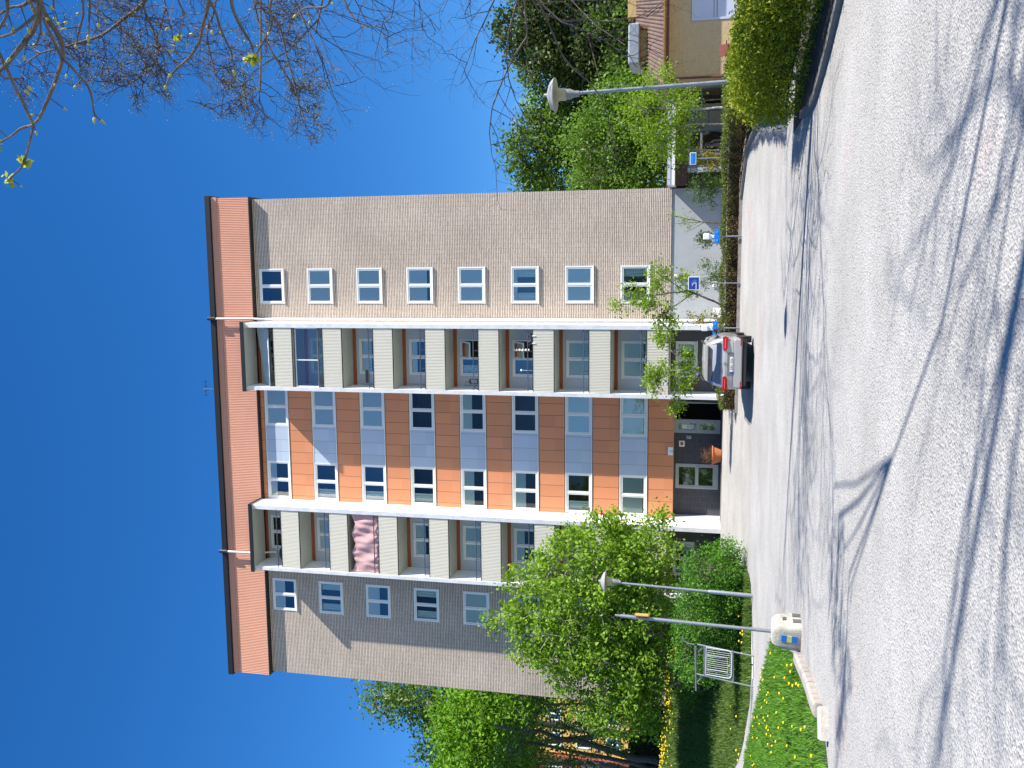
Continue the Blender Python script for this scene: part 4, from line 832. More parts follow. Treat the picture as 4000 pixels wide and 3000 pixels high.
# big bush left
tree('lilac_bush', 'large dense dark green lilac bush beside the left lamp post', 'bush', (-12.0, 32.6, .35),
     [([(-11.8 + a, 32.6, .3), (-11.8 + a * 2, 32.5, 1.4), (-11.8 + a * 3, 32.4, 2.2)], .03, .01) for a in (-.6, -.3, 0, .3, .5)],
     [(-11.4, 32.4, 1.55, 1.35, 1.2, 1.15, 1), (-12.9, 32.8, 1.75, 1.5, 1.3, 1.25, 1), (-10.6, 32.3, 1.15, .85, .9, .8, .7), (-14.3, 33.0, 1.9, 1.2, 1.2, 1.1, .8), (-12.2, 33, 1.0, 2.4, 1.1, .8, .7)], 420, 70, .085, (.17, .17, .15), L_BUSH, M_BARK, 46, twig_r=.01, shell=.75)
tree('bank_thicket', 'shaded leafy thicket on the bank beneath the birch stems', 'bush', (-16.6, 37.6, 1.6), [([(-16.6 + a, 37.6, 1.5), (-16.6 + a * 1.5, 37.6, 3)], .03, .01) for a in (-1.2, 0, 1.2)],
     [(-15.2, 38.0, 1.9, 1.9, 1.0, 1.1, 1), (-17.4, 38.2, 2.5, 1.6, .9, .8, 1)], 150, 60, .09, (.2, .2, .16), L_BUSH, M_BARK, 47, twig_r=.01, shell=.6)
# off to the right and behind the camera: the bare limes whose boughs hang into the picture and shade the yard
bare_tree('lime_tree', 'bare lime tree whose long fine twigs hang in from the right edge', (10.0, 14.4, 0), ([(10.0, 14.4, -.1), (9.9, 14.4, 2.5), (9.7, 14.5, 6), (9.5, 14.6, 11), (9.3, 14.6, 16)], [.30, .25, .19, .12, .04]),
     [((9.8, 14.4, 4.4), (3.6, 14.8, 6.0), .045), ((9.8, 14.4, 4.6), (3.4, 15.6, 6.6), .045), ((9.8, 14.4, 4.8), (3.1, 14.0, 7.3), .045), ((9.7, 14.5, 5.2), (3.2, 15.4, 8.0), .045), ((9.7, 14.5, 5.8), (3.3, 14.4, 9.0), .045), ((9.7, 14.5, 6.8), (4.0, 15.0, 10.4), .045), ((9.6, 14.5, 8.0), (4.4, 13.8, 11.8), .045), ((9.5, 14.6, 9.4), (4.8, 15.2, 13.4), .04), ((9.5, 14.6, 10.6), (5.6, 14.6, 15.2), .04),
      ((9.8, 14.4, 4.6), (4.0, 16.8, 6.6), .045), ((9.7, 14.5, 5), (12.8, 18, 8.5), .07), ((9.6, 14.5, 7), (9.6, 18.8, 10.2), .06), ((9.7, 14.5, 6), (13.4, 12.4, 10), .06)],
     51, levels=(9, 7, 5), buds=(.011, .5), twr=.0046, droop=.24, up_=.0)
BOUGHS = [
    ('b2', [(1.017, 2.738, 3.813), (0.927, 2.763, 3.829), (0.881, 2.796, 3.842), (0.853, 2.832, 3.847), (0.823, 2.87, 3.848), (0.789, 2.903, 3.862), (0.758, 2.935, 3.887), (0.71, 2.96, 3.931), (0.66, 2.984, 3.979), (0.617, 3.009, 4.029), (0.573, 3.033, 4.08), (0.554, 3.061, 4.13), (0.508, 3.087, 4.171), (0.429, 3.107, 4.222), (0.4, 3.133, 4.271), (0.362, 3.153, 4.343)], 0.011, 0.003),
    ('b2a', [(0.483, 2.669, 3.807), (0.478, 2.694, 3.878), (0.461, 2.72, 3.938), (0.44, 2.741, 4.014)], 0.005, 0.0025),
    ('b2b', [(0.698, 2.717, 3.718), (0.688, 2.756, 3.723), (0.658, 2.795, 3.716), (0.633, 2.833, 3.715), (0.591, 2.867, 3.726), (0.554, 2.899, 3.746), (0.536, 2.937, 3.75)], 0.005, 0.0025),
    ('b1', [(0.888, 2.461, 3.588), (0.815, 2.489, 3.606), (0.785, 2.519, 3.638), (0.75, 2.546, 3.68), (0.714, 2.569, 3.741), (0.687, 2.594, 3.799), (0.667, 2.621, 3.854), (0.639, 2.643, 3.925)], 0.012, 0.006),
    ('b1a', [(0.759, 2.445, 3.586), (0.743, 2.471, 3.645), (0.726, 2.494, 3.716), (0.722, 2.517, 3.795)], 0.006, 0.003),
    ('b1b', [(0.782, 2.452, 3.566), (0.759, 2.483, 3.601), (0.728, 2.514, 3.63), (0.707, 2.543, 3.669), (0.71, 2.577, 3.705)], 0.004, 0.002),
    ('b1c', [(0.803, 2.448, 3.596), (0.798, 2.475, 3.66), (0.805, 2.503, 3.721), (0.786, 2.525, 3.796)], 0.006, 0.003),
    ('b1d', [(0.804, 2.432, 3.67), (0.774, 2.462, 3.7), (0.751, 2.49, 3.747), (0.733, 2.519, 3.792)], 0.006, 0.003),
    ('b1e', [(0.62, 2.399, 3.707), (0.587, 2.436, 3.71), (0.589, 2.477, 3.713), (0.597, 2.517, 3.723), (0.582, 2.556, 3.726)], 0.004, 0.002),
    ('c1', [(0.991, 2.944, 3.8), (0.921, 2.972, 3.818), (0.891, 3.002, 3.852), (0.848, 3.028, 3.891), (0.832, 3.061, 3.923)], 0.005, 0.0025),
    ('c2', [(0.99, 2.951, 3.768), (0.921, 2.977, 3.796), (0.85, 3.002, 3.825)], 0.005, 0.0025),
    ('c3', [(1.052, 3.142, 3.874), (0.978, 3.167, 3.901), (0.945, 3.199, 3.925)], 0.004, 0.002),
    ('c4', [(0.915, 2.738, 3.752), (0.884, 2.769, 3.778), (0.877, 2.803, 3.808), (0.868, 2.838, 3.832)], 0.004, 0.002),
    ('d1', [(1.101, 3.156, 3.378), (1.013, 3.174, 3.431), (0.965, 3.201, 3.464), (0.916, 3.228, 3.502), (0.866, 3.255, 3.536), (0.819, 3.277, 3.592), (0.788, 3.3, 3.658), (0.761, 3.326, 3.712), (0.734, 3.355, 3.75)], 0.009, 0.003),
    ('d2', [(1.058, 3.164, 3.315), (0.987, 3.187, 3.355), (0.935, 3.221, 3.358), (0.898, 3.259, 3.353), (0.856, 3.297, 3.342), (0.812, 3.331, 3.348)], 0.008, 0.003),
    ('d3', [(1.062, 3.322, 3.536), (1.002, 3.359, 3.521), (0.954, 3.393, 3.524), (0.901, 3.429, 3.517), (0.873, 3.466, 3.52), (0.813, 3.497, 3.53)], 0.006, 0.0025),
    ('e1', [(1.125, 3.303, 3.659), (1.048, 3.333, 3.663), (1.001, 3.368, 3.663), (0.934, 3.392, 3.702), (0.926, 3.426, 3.73)], 0.004, 0.002),
    ('e2', [(1.068, 3.29, 3.219), (0.989, 3.31, 3.266), (0.939, 3.343, 3.276), (0.892, 3.368, 3.32), (0.84, 3.391, 3.374), (0.827, 3.421, 3.416)], 0.006, 0.0025),
    ('f1', [(1.151, 3.536, 3.091), (1.081, 3.561, 3.124), (1.056, 3.589, 3.167), (1.064, 3.611, 3.258), (1.047, 3.638, 3.313)], 0.006, 0.0025),
    ('m1', [(3.118, 8.546, 6.786), (2.645, 8.429, 7.216), (2.521, 8.412, 7.407), (2.372, 8.383, 7.634), (2.315, 8.37, 7.841), (2.257, 8.347, 8.096), (2.211, 8.328, 8.342), (2.116, 8.317, 8.519)], 0.021, 0.006),
    ('m2', [(3.006, 8.507, 6.896), (2.679, 8.439, 7.194), (2.461, 8.46, 7.158), (2.183, 8.478, 7.098), (2.02, 8.476, 7.198), (1.925, 8.469, 7.358), (1.876, 8.475, 7.485)], 0.012, 0.006),
    ('m3', [(3.168, 9.084, 6.718), (2.7, 9.048, 6.789), (2.47, 9.04, 6.878), (2.115, 9.047, 6.821), (2.075, 9.081, 6.83)], 0.012, 0.005),
    ('m4', [(3.459, 9.634, 6.741), (2.964, 9.639, 6.612), (2.719, 9.697, 6.391), (2.345, 9.71, 6.302), (1.969, 9.722, 6.213), (1.718, 9.739, 6.175)], 0.017, 0.006),
    ('m5', [(3.331, 9.659, 6.552), (2.076, 9.537, 6.548), (2.008, 9.555, 6.613), (1.903, 9.541, 6.797), (1.72, 9.504, 7.042)], 0.012, 0.005),
    ('m6', [(3.495, 10.214, 6.473), (3.139, 10.122, 6.862), (2.655, 10.124, 6.757), (2.193, 10.161, 6.503), (1.728, 10.181, 6.327)], 0.017, 0.006),
]
near, tips0 = bare_tree('budding_lime', 'nearer lime tree whose budding boughs droop into the top right of the view', (10.2, 1.6, 0), ([(10.2, 1.6, -.1), (10.1, 1.7, 2), (9.9, 1.8, 5), (9.8, 1.9, 9), (9.6, 2.0, 14)], [.22, .18, .12, .07, .03]),
     [((9.9, 1.8, 5), (6.6, 3.6, 8.6), .045), ((9.9, 1.8, 6), (7.0, 1.6, 9.6), .045), ((9.9, 1.9, 6.6), (9.0, 4.6, 10.4), .045), ((9.8, 1.9, 8.4), (8.2, -.8, 12.6), .045), ((9.9, 1.8, 4.6), (13.4, 2.6, 8.6), .05), ((9.8, 1.9, 9.2), (11.6, 4.2, 13.2), .045), ((9.8, 1.9, 9.6), (7.8, 3.2, 13.4), .04)],
     52, levels=(8, 6, 4), buds=(.014, .5), twr=.005, droop=.1, group=None)
rb = np.random.default_rng(77); O2 = near.location
mbB = MB(O2); mbT = MB(O2); bpts = []; btc = []; mbK = MB(O2)
def bud(p, d, s):
    d = d.normalized(); a = d.cross(Vector((.2, .5, .8))).normalized(); c = d.cross(a); pr_ = [(0.0, .1), (.35, .75), (.8, 1.0), (1.5, .8), (2.1, .3), (2.5, .02)]
    ring = []; n = 7
    for h, w in pr_: ring += [p + d * h * s + (a * math.cos(2 * math.pi * k / n) + c * math.sin(2 * math.pi * k / n)) * w * s * .55 for k in range(n)]
    mbK.add(ring, [(i * n + k, i * n + (k + 1) % n, (i + 1) * n + (k + 1) % n, (i + 1) * n + k) for i in range(len(pr_) - 1) for k in range(n)])
def sub(p, d, L, rad, lev, fine):
    n = 5; P = [p]; d = d.normalized()
    for i in range(n): d = (d + Vector(rb.normal(0, .22, 3))).normalized(); P.append(P[-1] + d * L / n)
    mbT.tube(P, [rad * (1 - .5 * i / n) for i in range(n + 1)], 4, False)
    if lev > 0:
        for q in range(2, n + 1):
            for rep in range(2):
                if rb.random() < .8: s = Vector(rb.normal(0, 1, 3)); sub(P[q], d * .8 + s * .6, L * rb.uniform(.4, .7), rad * .7, lev - 1, fine)
    bud(P[-1], d, .006 if fine else .0085 * rb.uniform(.8, 1.4))
NODE = Vector((2.6, 2.4, 4.7)); NODE2 = Vector((5.2, 6.2, 7.0))
mbB.tube([Vector((9.9, 1.8, 4.4)), Vector((7.6, 2.2, 5.3)), Vector((5.0, 2.1, 5.5)), NODE], [.05, .04, .028, .016], 8)
mbB.tube([Vector((9.85, 1.8, 5.8)), Vector((8.4, 3.4, 6.5)), Vector((6.6, 4.6, 7.1)), NODE2], [.045, .035, .025, .02], 8)
for nm, pts_, ra, rbb in BOUGHS:
    P = [Vector(p) for p in pts_]; Q = []
    for i in range(len(P) - 1):
        p0 = P[max(0, i - 1)]; p1 = P[i]; p2 = P[i + 1]; p3 = P[min(len(P) - 1, i + 2)]
        for k in range(4):
            u = k / 4; Q.append(.5 * ((2 * p1) + (p2 - p0) * u + (2 * p0 - 5 * p1 + 4 * p2 - p3) * u * u + (3 * p1 - p0 - 3 * p2 + p3) * u ** 3))
    Q.append(P[-1]); n = len(Q); mbB.tube(Q, [ra + (rbb - ra) * i / (n - 1) for i in range(n)], 7)
    fine = nm[0] == 'm'
    if nm[0] in 'bd' and nm[1:] in ('1', '2'):       # boughs run back, outside the picture, to one limb of the tree
        mbB.tube([NODE, NODE.lerp(Q[0], .5) + Vector((.05, .1, .12)), Q[0]], [.016, .014, ra], 8)
    elif fine:
        mbB.tube([NODE2, NODE2.lerp(Q[0], .5) + Vector((0, .1, .15)), Q[0]], [.02, .02, ra], 8)
    else: mbB.tube([Q[0], Q[0] + Vector((.9, -.1, .35))], [ra, ra * 1.6], 6)
    if fine:
        for i in range(3, n):
            for rep in range(1 if i % 2 else 2):
                d = (Q[i] - Q[i - 1]).normalized(); s = Vector(rb.normal(0, 1, 3)); sub(Q[i], d * .7 + s * .7 - Vector((0, 0, .25)), rb.uniform(.25, .65) * (1.1 - .6 * i / n), .005, 1 if rb.random() < .55 else 2, True)
    else:
        step = 5
        for i in range(4, n - 1, step):
            d = (Q[i] - Q[i - 1]).normalized(); s = Vector(rb.normal(0, 1, 3)); s = (s - d * s.dot(d)).normalized()
            if rb.random() < .7: L = rb.uniform(.015, .07); e = Q[i] + (d * .5 + s) * L; mbT.tube([Q[i], e], [.002, .0018], 4, False); bud(e, d * .5 + s, .0075 * rb.uniform(.8, 1.5))
        bud(Q[-1], Q[-1] - Q[-2], .012)
        if nm in ('b2', 'b2a', 'd2', 'e2', 'e1'):
            bpts.append(tuple(Q[-1])); btc.append(.6)
            if nm == 'b2': bpts.append(tuple(P[-3])); btc.append(.7)
mbB.build('bough', M_BARK, near, smooth=True); mbT.build('fine_twigs', mat('red_twig', (.055, .034, .03), .7), near)
mbK.build('opening_buds', mat('bud_yellow', (.30, .32, .07), .55, var=.25, scale=60), near, smooth=True)
Vl, Fl, Tl = leaves_np(bpts, .010, 13, .032, rb, btc, aspect=.7); linkme('young_leaves', np_mesh('young_leaves', Vl - np.array(O2), Fl, [L_BUD], tint=Tl), near)
# trees across the yard behind the photographer (mirrored in the window panes)
YL = ['green tree across the yard straight behind the viewpoint, second from the left', 'largest green tree across the yard behind the viewpoint', 'smallest green tree across the yard behind the viewpoint', 'green tree across the yard behind the viewpoint, furthest to the left']
for i, (x, y, s) in enumerate([(-16, -34, 1.0), (-4, -40, 1.2), (8, -36, .9), (-27, -30, 1.1)]):
    tree('yard_tree', YL[i], 'tree', (x, y, 0), [([(x, y, 0), (x, y, 6 * s), (x + .5, y, 10 * s)], .3, .08)], [(x, y, 8 * s, 5 * s, 4 * s, 4.6 * s, 1)], 70, 34, .6, (.9, .9, .8), L_DARK, M_BARK, 60 + i, group='trees behind the viewpoint', twig_r=.05)
# ================================================================== lamps, sign, rack, posts
M_GALV = mat('galvanised', (.28, .30, .32), .45, metal=.55, var=.15, scale=25)
def park_lamp(x, y, h, s, lean, label):
    g = float(gz(x, y)); t = thing('park_lamp', label, 'street lamp', (x, y, g), group='mushroom park lamps'); lx, ly = lean
    def p(z): f = z / h; return (x + lx * f, y + ly * f, g + z)
    MB(t.location).tube([p(-.2), p(1.35), p(1.42)], [.085 * s, .08 * s, .055 * s], 12).build('base_tube', M_GALV, t, smooth=True)
    MB(t.location).tube([p(1.42), p(h - .62)], [.05 * s, .042 * s], 12).build('pole', M_GALV, t, smooth=True)
    a, b, c = p(h)
    MB(t.location).lathe([(.075 * s, -.70), (.08 * s, -.60), (.13 * s, -.5), (.13 * s, -.44)], (a, b, c), 16).build('collar', mat('lamp_collar', (.22, .23, .24), .5, metal=.3), t, smooth=True)
    MB(t.location).lathe([(.12 * s, -.44), (.15 * s, -.40), (.155 * s, -.16), (.12 * s, -.12)], (a, b, c), 16).build('diffuser', mat('yellowed_plastic', (.42, .39, .22), .35), t, smooth=True)
    MB(t.location).lathe([(.02, -.19), (.40 * s, -.20), (.42 * s, -.185), (.32 * s, -.10), (.16 * s, -.04), (.05 * s, -.01), (.04 * s, .05), (.01, .06)], (a, b, c), 24).build('cap', mat('lamp_cap', (.27, .28, .26), .55), t, smooth=True)
park_lamp(-10.70, 29.6, 5.0, .86, (.16, 0), 'left mushroom topped park lamp on a galvanised pole beside the lilac bush')
park_lamp(3.75, 19.6, 5.15, .86, (-.12, 0), 'right mushroom topped park lamp rising from the tall conifer hedge')
# sign pole in a concrete foot
t = thing('sign_pole', 'galvanised pole with a small yellow plate, standing in the concrete block', 'sign pole', (-6.47, 16.2, .5))
MB(t.location).tube([(-6.5, 16.2, .2), (-6.41, 16.2, 3.20)], .032, 12).tube([(-6.41, 16.2, 3.20), (-6.406, 16.2, 3.3)], .02, 8).build('pole', M_GALV, t, smooth=True)
ang = R_(103); c0 = Vector((-6.335, 16.14, 2.80)); ux = Vector((math.cos(ang), math.sin(ang), 0)); nx_ = Vector((ux.y, -ux.x, 0)); mb = MB(t.location)
def plate(mb, hw, hh, off, th):
    q = [c0 + nx_ * off + ux * a * hw + Vector((0, 0, b * hh)) for a, b in ((-1, -1), (1, -1), (1, 1), (-1, 1))]; mb.add(q + [v - nx_ * th for v in q], [(0, 1, 2, 3), (7, 6, 5, 4), (0, 4, 5, 1), (1, 5, 6, 2), (2, 6, 7, 3), (3, 7, 4, 0)])
plate(mb, .17, .14, .0, .012); mb.build('red_plate', mat('sign_red2', (.22, .07, .03), .5), t)
mb = MB(t.location); plate(mb, .15, .12, .002, .001); mb.build('yellow_face', mat('sign_yellow', (.42, .34, .06), .5), t)
mb = MB(t.location)
for z in (2.70, 2.92): mb.lathe([(.045, -.012), (.045, .012)], (-6.42, 16.2, z), 10); mb.box(-6.39, -6.35, 16.17, 16.2, z - .012, z + .012)
mb.build('clamp', M_GALV, t)
M_CONC = mat('old_concrete', (.40, .385, .32), .9, var=.2, scale=4, bump=.5, bscale=25)
t = thing('concrete_foot', 'rounded pale concrete foot block with blue and yellow reflectors under the sign pole', 'concrete block', (-6.47, 16.2, .0), rotz=R_(-14))
mb = MB(); prof = []
N_ = 28
def sup(hx, hy, z, e=.38):
    out = []
    for k in range(N_):
        a = 2 * math.pi * k / N_; ca, sa = math.cos(a), math.sin(a); out.append((hx * math.copysign(abs(ca) ** e, ca), hy * math.copysign(abs(sa) ** e, sa), z))
    return out
lv = [(.27, .25, -.05), (.275, .255, .03), (.27, .25, .18), (.25, .235, .34), (.225, .21, .44), (.18, .17, .495), (.10, .10, .512)]
vs_ = [p for a, b, z in lv for p in sup(a, b, z)]; mb.add(vs_, [(i * N_ + k, i * N_ + (k + 1) % N_, (i + 1) * N_ + (k + 1) % N_, (i + 1) * N_ + k) for i in range(len(lv) - 1) for k in range(N_)] + [tuple(range(N_ * (len(lv) - 1), N_ * len(lv)))]); mb.build('block', M_CONC, t, smooth=True)
M_RB = mat('reflector_blue', (.01, .16, .62), .35); M_RY = mat('reflector_yellow', (.62, .62, .14), .5)
for z0, z1, m_, nm in ((.075, .165, M_RB, 'blue_reflector'), (.17, .25, M_RY, 'yellow_reflector'), (.255, .345, M_RB, 'blue_reflector')):
    def yy(z): return -(.256 - max(0, z - .12) * .085) - .006
    mb = MB(); mb.add([(-.05, yy(z0), z0), (.08, yy(z0), z0), (.08, yy(z1), z1), (-.05, yy(z1), z1), (-.05, yy(z0) + .02, z0), (.08, yy(z0) + .02, z0), (.08, yy(z1) + .02, z1), (-.05, yy(z1) + .02, z1)], [(0, 1, 2, 3), (0, 4, 5, 1), (1, 5, 6, 2), (2, 6, 7, 3), (3, 7, 4, 0)]); mb.build(nm, m_, t)
mb = MB(); mb.box(.262, .285, -.12, -.02, .0, .15).box(.262, .285, .05, .15, .0, .15).box(.245, .272, -.04, .04, .26, .32); mb.build('lifting_slot', mat('slot_dark', (.10, .095, .09), .9), t)
# carpet rack
RX, RY, RZ = -12.6, 28.6, float(gz(-12.6, 28.6))
t = thing('carpet_rack', 'galvanised tubular carpet beating rack with a wire grid on the grass', 'carpet rack', (RX, RY, RZ)); o_ = t.location
def rp(x, z, y=0): return (x, RY + y, z)
mb = MB(o_); mb.tube([rp(-13.72, 1.96, .12), rp(-12.12, 2.0, -.1)], .028, 10); mb.build('top_rail', M_GALV, t, smooth=True)
for xt, xb in ((-12.06, -12.24), (-13.06, -13.26)):
    mb = MB(o_); mb.tube([rp(xt, 1.95, -.06), rp((xt + xb) / 2, 1.0, -.16), rp(xb, RZ - .1, -.25)], .026, 10); mb.build('post', M_GALV, t, smooth=True)
    mb = MB(o_); mb.tube([rp(xt - .02, 1.72, -.08), rp(xt - .34, 1.93, .06), rp(xt - .40, 1.86, .05)], .02, 8); mb.build('strut', M_GALV, t, smooth=True)
mb = MB(o_); mb.tube([rp(-12.15, 2.0, -.08), rp(-12.06, 2.05, -.1), rp(-12.04, 2.22, -.1), rp(-11.96, 2.38, -.1), rp(-11.83, 2.42, -.1)], .018, 8); mb.build('hook', M_GALV, t, smooth=True)
mb = MB(o_); mb.tube([rp(-13.18, .80, -.18), rp(-12.13, .84, -.18)], .024, 10); mb.tube([rp(-13.07, 1.70, -.09), rp(-12.07, 1.72, -.09)], .02, 10); mb.build('cross_tube', M_GALV, t, smooth=True)
x0a, x1a, z0a, z1a = -13.06, -12.14, .86, 1.66; sk = .0
cor = [(x0a + .1, z0a), (x1a - .12, z0a), (x1a - .03, z0a + .04), (x1a, z0a + .12), (x1a + .04, z1a), (x0a + .04, z1a), (x0a, z0a + .12), (x0a + .02, z0a + .04), (x0a + .1, z0a)]
mb = MB(o_); mb.tube([rp(a, b, -.20 + (b - .86) * .1) for a, b in cor], .017, 8); mb.build('grid_frame', mat('grid_white', (.60, .62, .64), .4, metal=.2), t)
mb = MB(o_)
for i in range(13):
    a = x0a + .07 + (x1a - x0a - .1) * i / 12; mb.tube([rp(a, z0a, -.20), rp(a + .03, z1a, -.12)], .0065, 5, False)
mb.tube([rp(-12.35, 1.64, -.17), rp(-12.38, 1.0, -.21), rp(-12.85, .98, -.21), rp(-12.82, 1.64, -.17)], .007, 5, False)
mb.build('grid_wire', mat('grid_white', (.60, .62, .64), .4, metal=.2), t)
t = thing('ground_pipe', 'thin galvanised pipe lying along the grass edge before the rack', 'pipe', (-12.2, 28.9, .2))
MB(t.location).tube([(-11.6, 29.2, .22), (-12.2, 28.9, .22), (-12.95, 28.3, .2)], .022, 8).build('pipe', M_GALV, t, smooth=True)
# kerb stones round the island
KP = [(-6.84, 15.95), (-6.66, 15.10), (-6.52, 14.45), (-6.41, 13.85), (-6.36, 13.35), (-6.26, 12.82)]
M_KERB = mat('kerb_concrete', (.31, .28, .25), .9, var=.2, scale=6, bump=.4, bscale=40)
for i in range(5):
    a = Vector((*KP[i], 0)); b = Vector((*KP[i + 1], 0)); d = (b - a).normalized(); n_ = Vector((d.y, -d.x, 0)); c = (a + b) / 2; L = (b - a).length * .5 - .012; Lt = ['kerb stone furthest from the camera beside the concrete foot', 'second kerb stone along the curved island edge from the concrete foot', 'third kerb stone along the curved island edge from the concrete foot', 'fourth kerb stone along the curved island edge from the concrete foot', 'chipped end kerb stone turning the corner of the island'][i]
    mb = MB(tuple(c)); q = []
    for z, w, ll in ((-.05, .10, L), (.10, .10, L), (.135, .065, L - .01)):
        q += [c + d * sx * ll + n_ * sy * w + Vector((0, 0, z)) for sx, sy in ((-1, -1), (1, -1), (1, 1), (-1, 1))]
    mb.add(q, [(0, 1, 5, 4), (1, 2, 6, 5), (2, 3, 7, 6), (3, 0, 4, 7), (4, 5, 9, 8), (5, 6, 10, 9), (6, 7, 11, 10), (7, 4, 8, 11), (8, 9, 10, 11)]); tag(mb.build('kerb_stone', M_KERB), Lt, 'kerb stone', 'kerb stones edging the island lawn')
mb = MB((-6.17, 12.27, 0)); q = []
for z, w, ll in ((-.05, .085, .22), (.10, .085, .22), (.13, .055, .20)): q += [Vector((-6.17, 12.27, z)) + Vector((sx * ll * .88 - sy * w * .47, sx * ll * .47 + sy * w * .88, 0)) for sx, sy in ((-1, -1), (1, -1), (1, 1), (-1, 1))]
mb.add(q, [(0, 1, 5, 4), (1, 2, 6, 5), (2, 3, 7, 6), (3, 0, 4, 7), (4, 5, 9, 8), (5, 6, 10, 9), (6, 7, 11, 10), (7, 4, 8, 11), (8, 9, 10, 11)])
tag(mb.build('kerb_stone', mat('kerb_pale', (.38, .355, .32), .9, var=.15, scale=8, bump=.4)), 'pale separate kerb stone nearest the camera, set apart from the others', 'kerb stone', 'kerb stones edging the island lawn')
# low kerb under the hedge, built where it shows
mb = MB((0, 36.9, .64)); 
xs_ = [-5.8, -3, 0, 2.6, 4.3, 4.75, 4.3, 3.85]; ys_ = [36.85, 36.9, 36.9, 36.85, 35.0, 31.0, 26.0, 22.0]
for i in range(len(xs_) - 1):
    a = Vector((xs_[i], ys_[i], float(gz(xs_[i], ys_[i])))); b = Vector((xs_[i + 1], ys_[i + 1], float(gz(xs_[i + 1], ys_[i + 1])))); d = (b - a); n_ = Vector((d.y, -d.x, 0)).normalized() * .06; u_ = Vector((0, 0, .11))
    mb.add([a - n_ - u_, b - n_ - u_, b + n_ - u_, a + n_ - u_, a - n_ + u_, b - n_ + u_, b + n_ + u_, a + n_ + u_], [(0, 1, 5, 4), (2, 3, 7, 6), (4, 5, 6, 7), (1, 2, 6, 5), (3, 0, 4, 7)])
tag(mb.build('edging_kerb', mat('edging_stone', (.27, .235, .21), .9, var=.2, scale=5)), 'low concrete edging along the foot of the facade hedge', 'kerb')
mb = MB((4.2, 15, 0)); xs_ = [3.95, 3.54, 3.23, 2.96, 2.78, 2.74, 2.85]; ys_ = [12.4, 13.46, 14.4, 15.47, 16.3, 17.3, 18.6]
for i in range(len(xs_) - 1):
    a = Vector((xs_[i], ys_[i], 0)); b = Vector((xs_[i + 1], ys_[i + 1], 0)); d = (b - a); n_ = Vector((d.y, -d.x, 0)).normalized() * .07; u_ = Vector((0, 0, .09))
    mb.add([a - n_ - u_, b - n_ - u_, b + n_ - u_, a + n_ - u_, a - n_ + u_, b - n_ + u_, b + n_ + u_, a + n_ + u_], [(0, 1, 5, 4), (2, 3, 7, 6), (4, 5, 6, 7), (1, 2, 6, 5), (3, 0, 4, 7)])
tag(mb.build('edging_kerb', mat('edging_dark', (.16, .15, .14), .9, var=.2, scale=5)), 'grey kerb curving in front of the tall conifer hedge', 'kerb')
sheet('planting_bed', mat('dark_mulch', (.055, .045, .035), .95, var=.4, scale=12, bump=.6), [2.8, 3.0, 3.3, 3.6, 4.0, 4.6, 6.0], lambda x: (float(np.interp(x, [2.8, 2.96, 3.23, 3.54, 3.95, 6], [16.4, 15.6, 14.5, 13.6, 12.5, 8])), 20.6), 12, .006, kind='structure')
# socket posts for car engine heaters, signs
M_PBLUE = mat('sign_blue', (.005, .16, .62), .4); M_DBLUE = mat('parking_blue', (.008, .035, .27), .4)
def socket_post(x, y, label):
    g = float(gz(x, y)); t = thing('socket_post', label, 'socket post', (x, y, g), group='engine heater socket posts')
    MB(t.location).tube([(x, y, g - .1), (x, y, 1.5)], .03, 10).build('post', M_GALV, t, smooth=True)
    MB(t.location).rbox(x - .28, x + .28, y - .12, y - .02, 1.46, 1.66, .01).build('blue_box', M_PBLUE, t)
    mb = MB(t.location); 
    for sx in (-.16, .16): mb.lathe([(.05, 0), (.045, -.012), (.02, -.014)], (x + sx, y - .121, 1.56), 10, 'Y')
    mb.build('socket_lid', mat('light_blue', (.02, .30, .75), .4), t)
    mb = MB(t.location); mb.tube([(x, y, 1.5), (x, y, 1.8)], .05, 10); mb.prism([(x - .05, 1.68), (x + .05, 1.68), (x + .11, 1.85), (x - .11, 1.85)], y - .08, y + .04); mb.build('neck', M_FRAME, t)
    MB(t.location).rbox(x - .12, x + .12, y - .14, y + .08, 1.85, 2.09, .025).build('white_box', M_FRAME, t)
socket_post(1.15, 36.75, 'engine heater post with white top and blue box before the pale plinth')
socket_post(-2.42, 36.75, 'engine heater post with white top and blue box just right of the car')
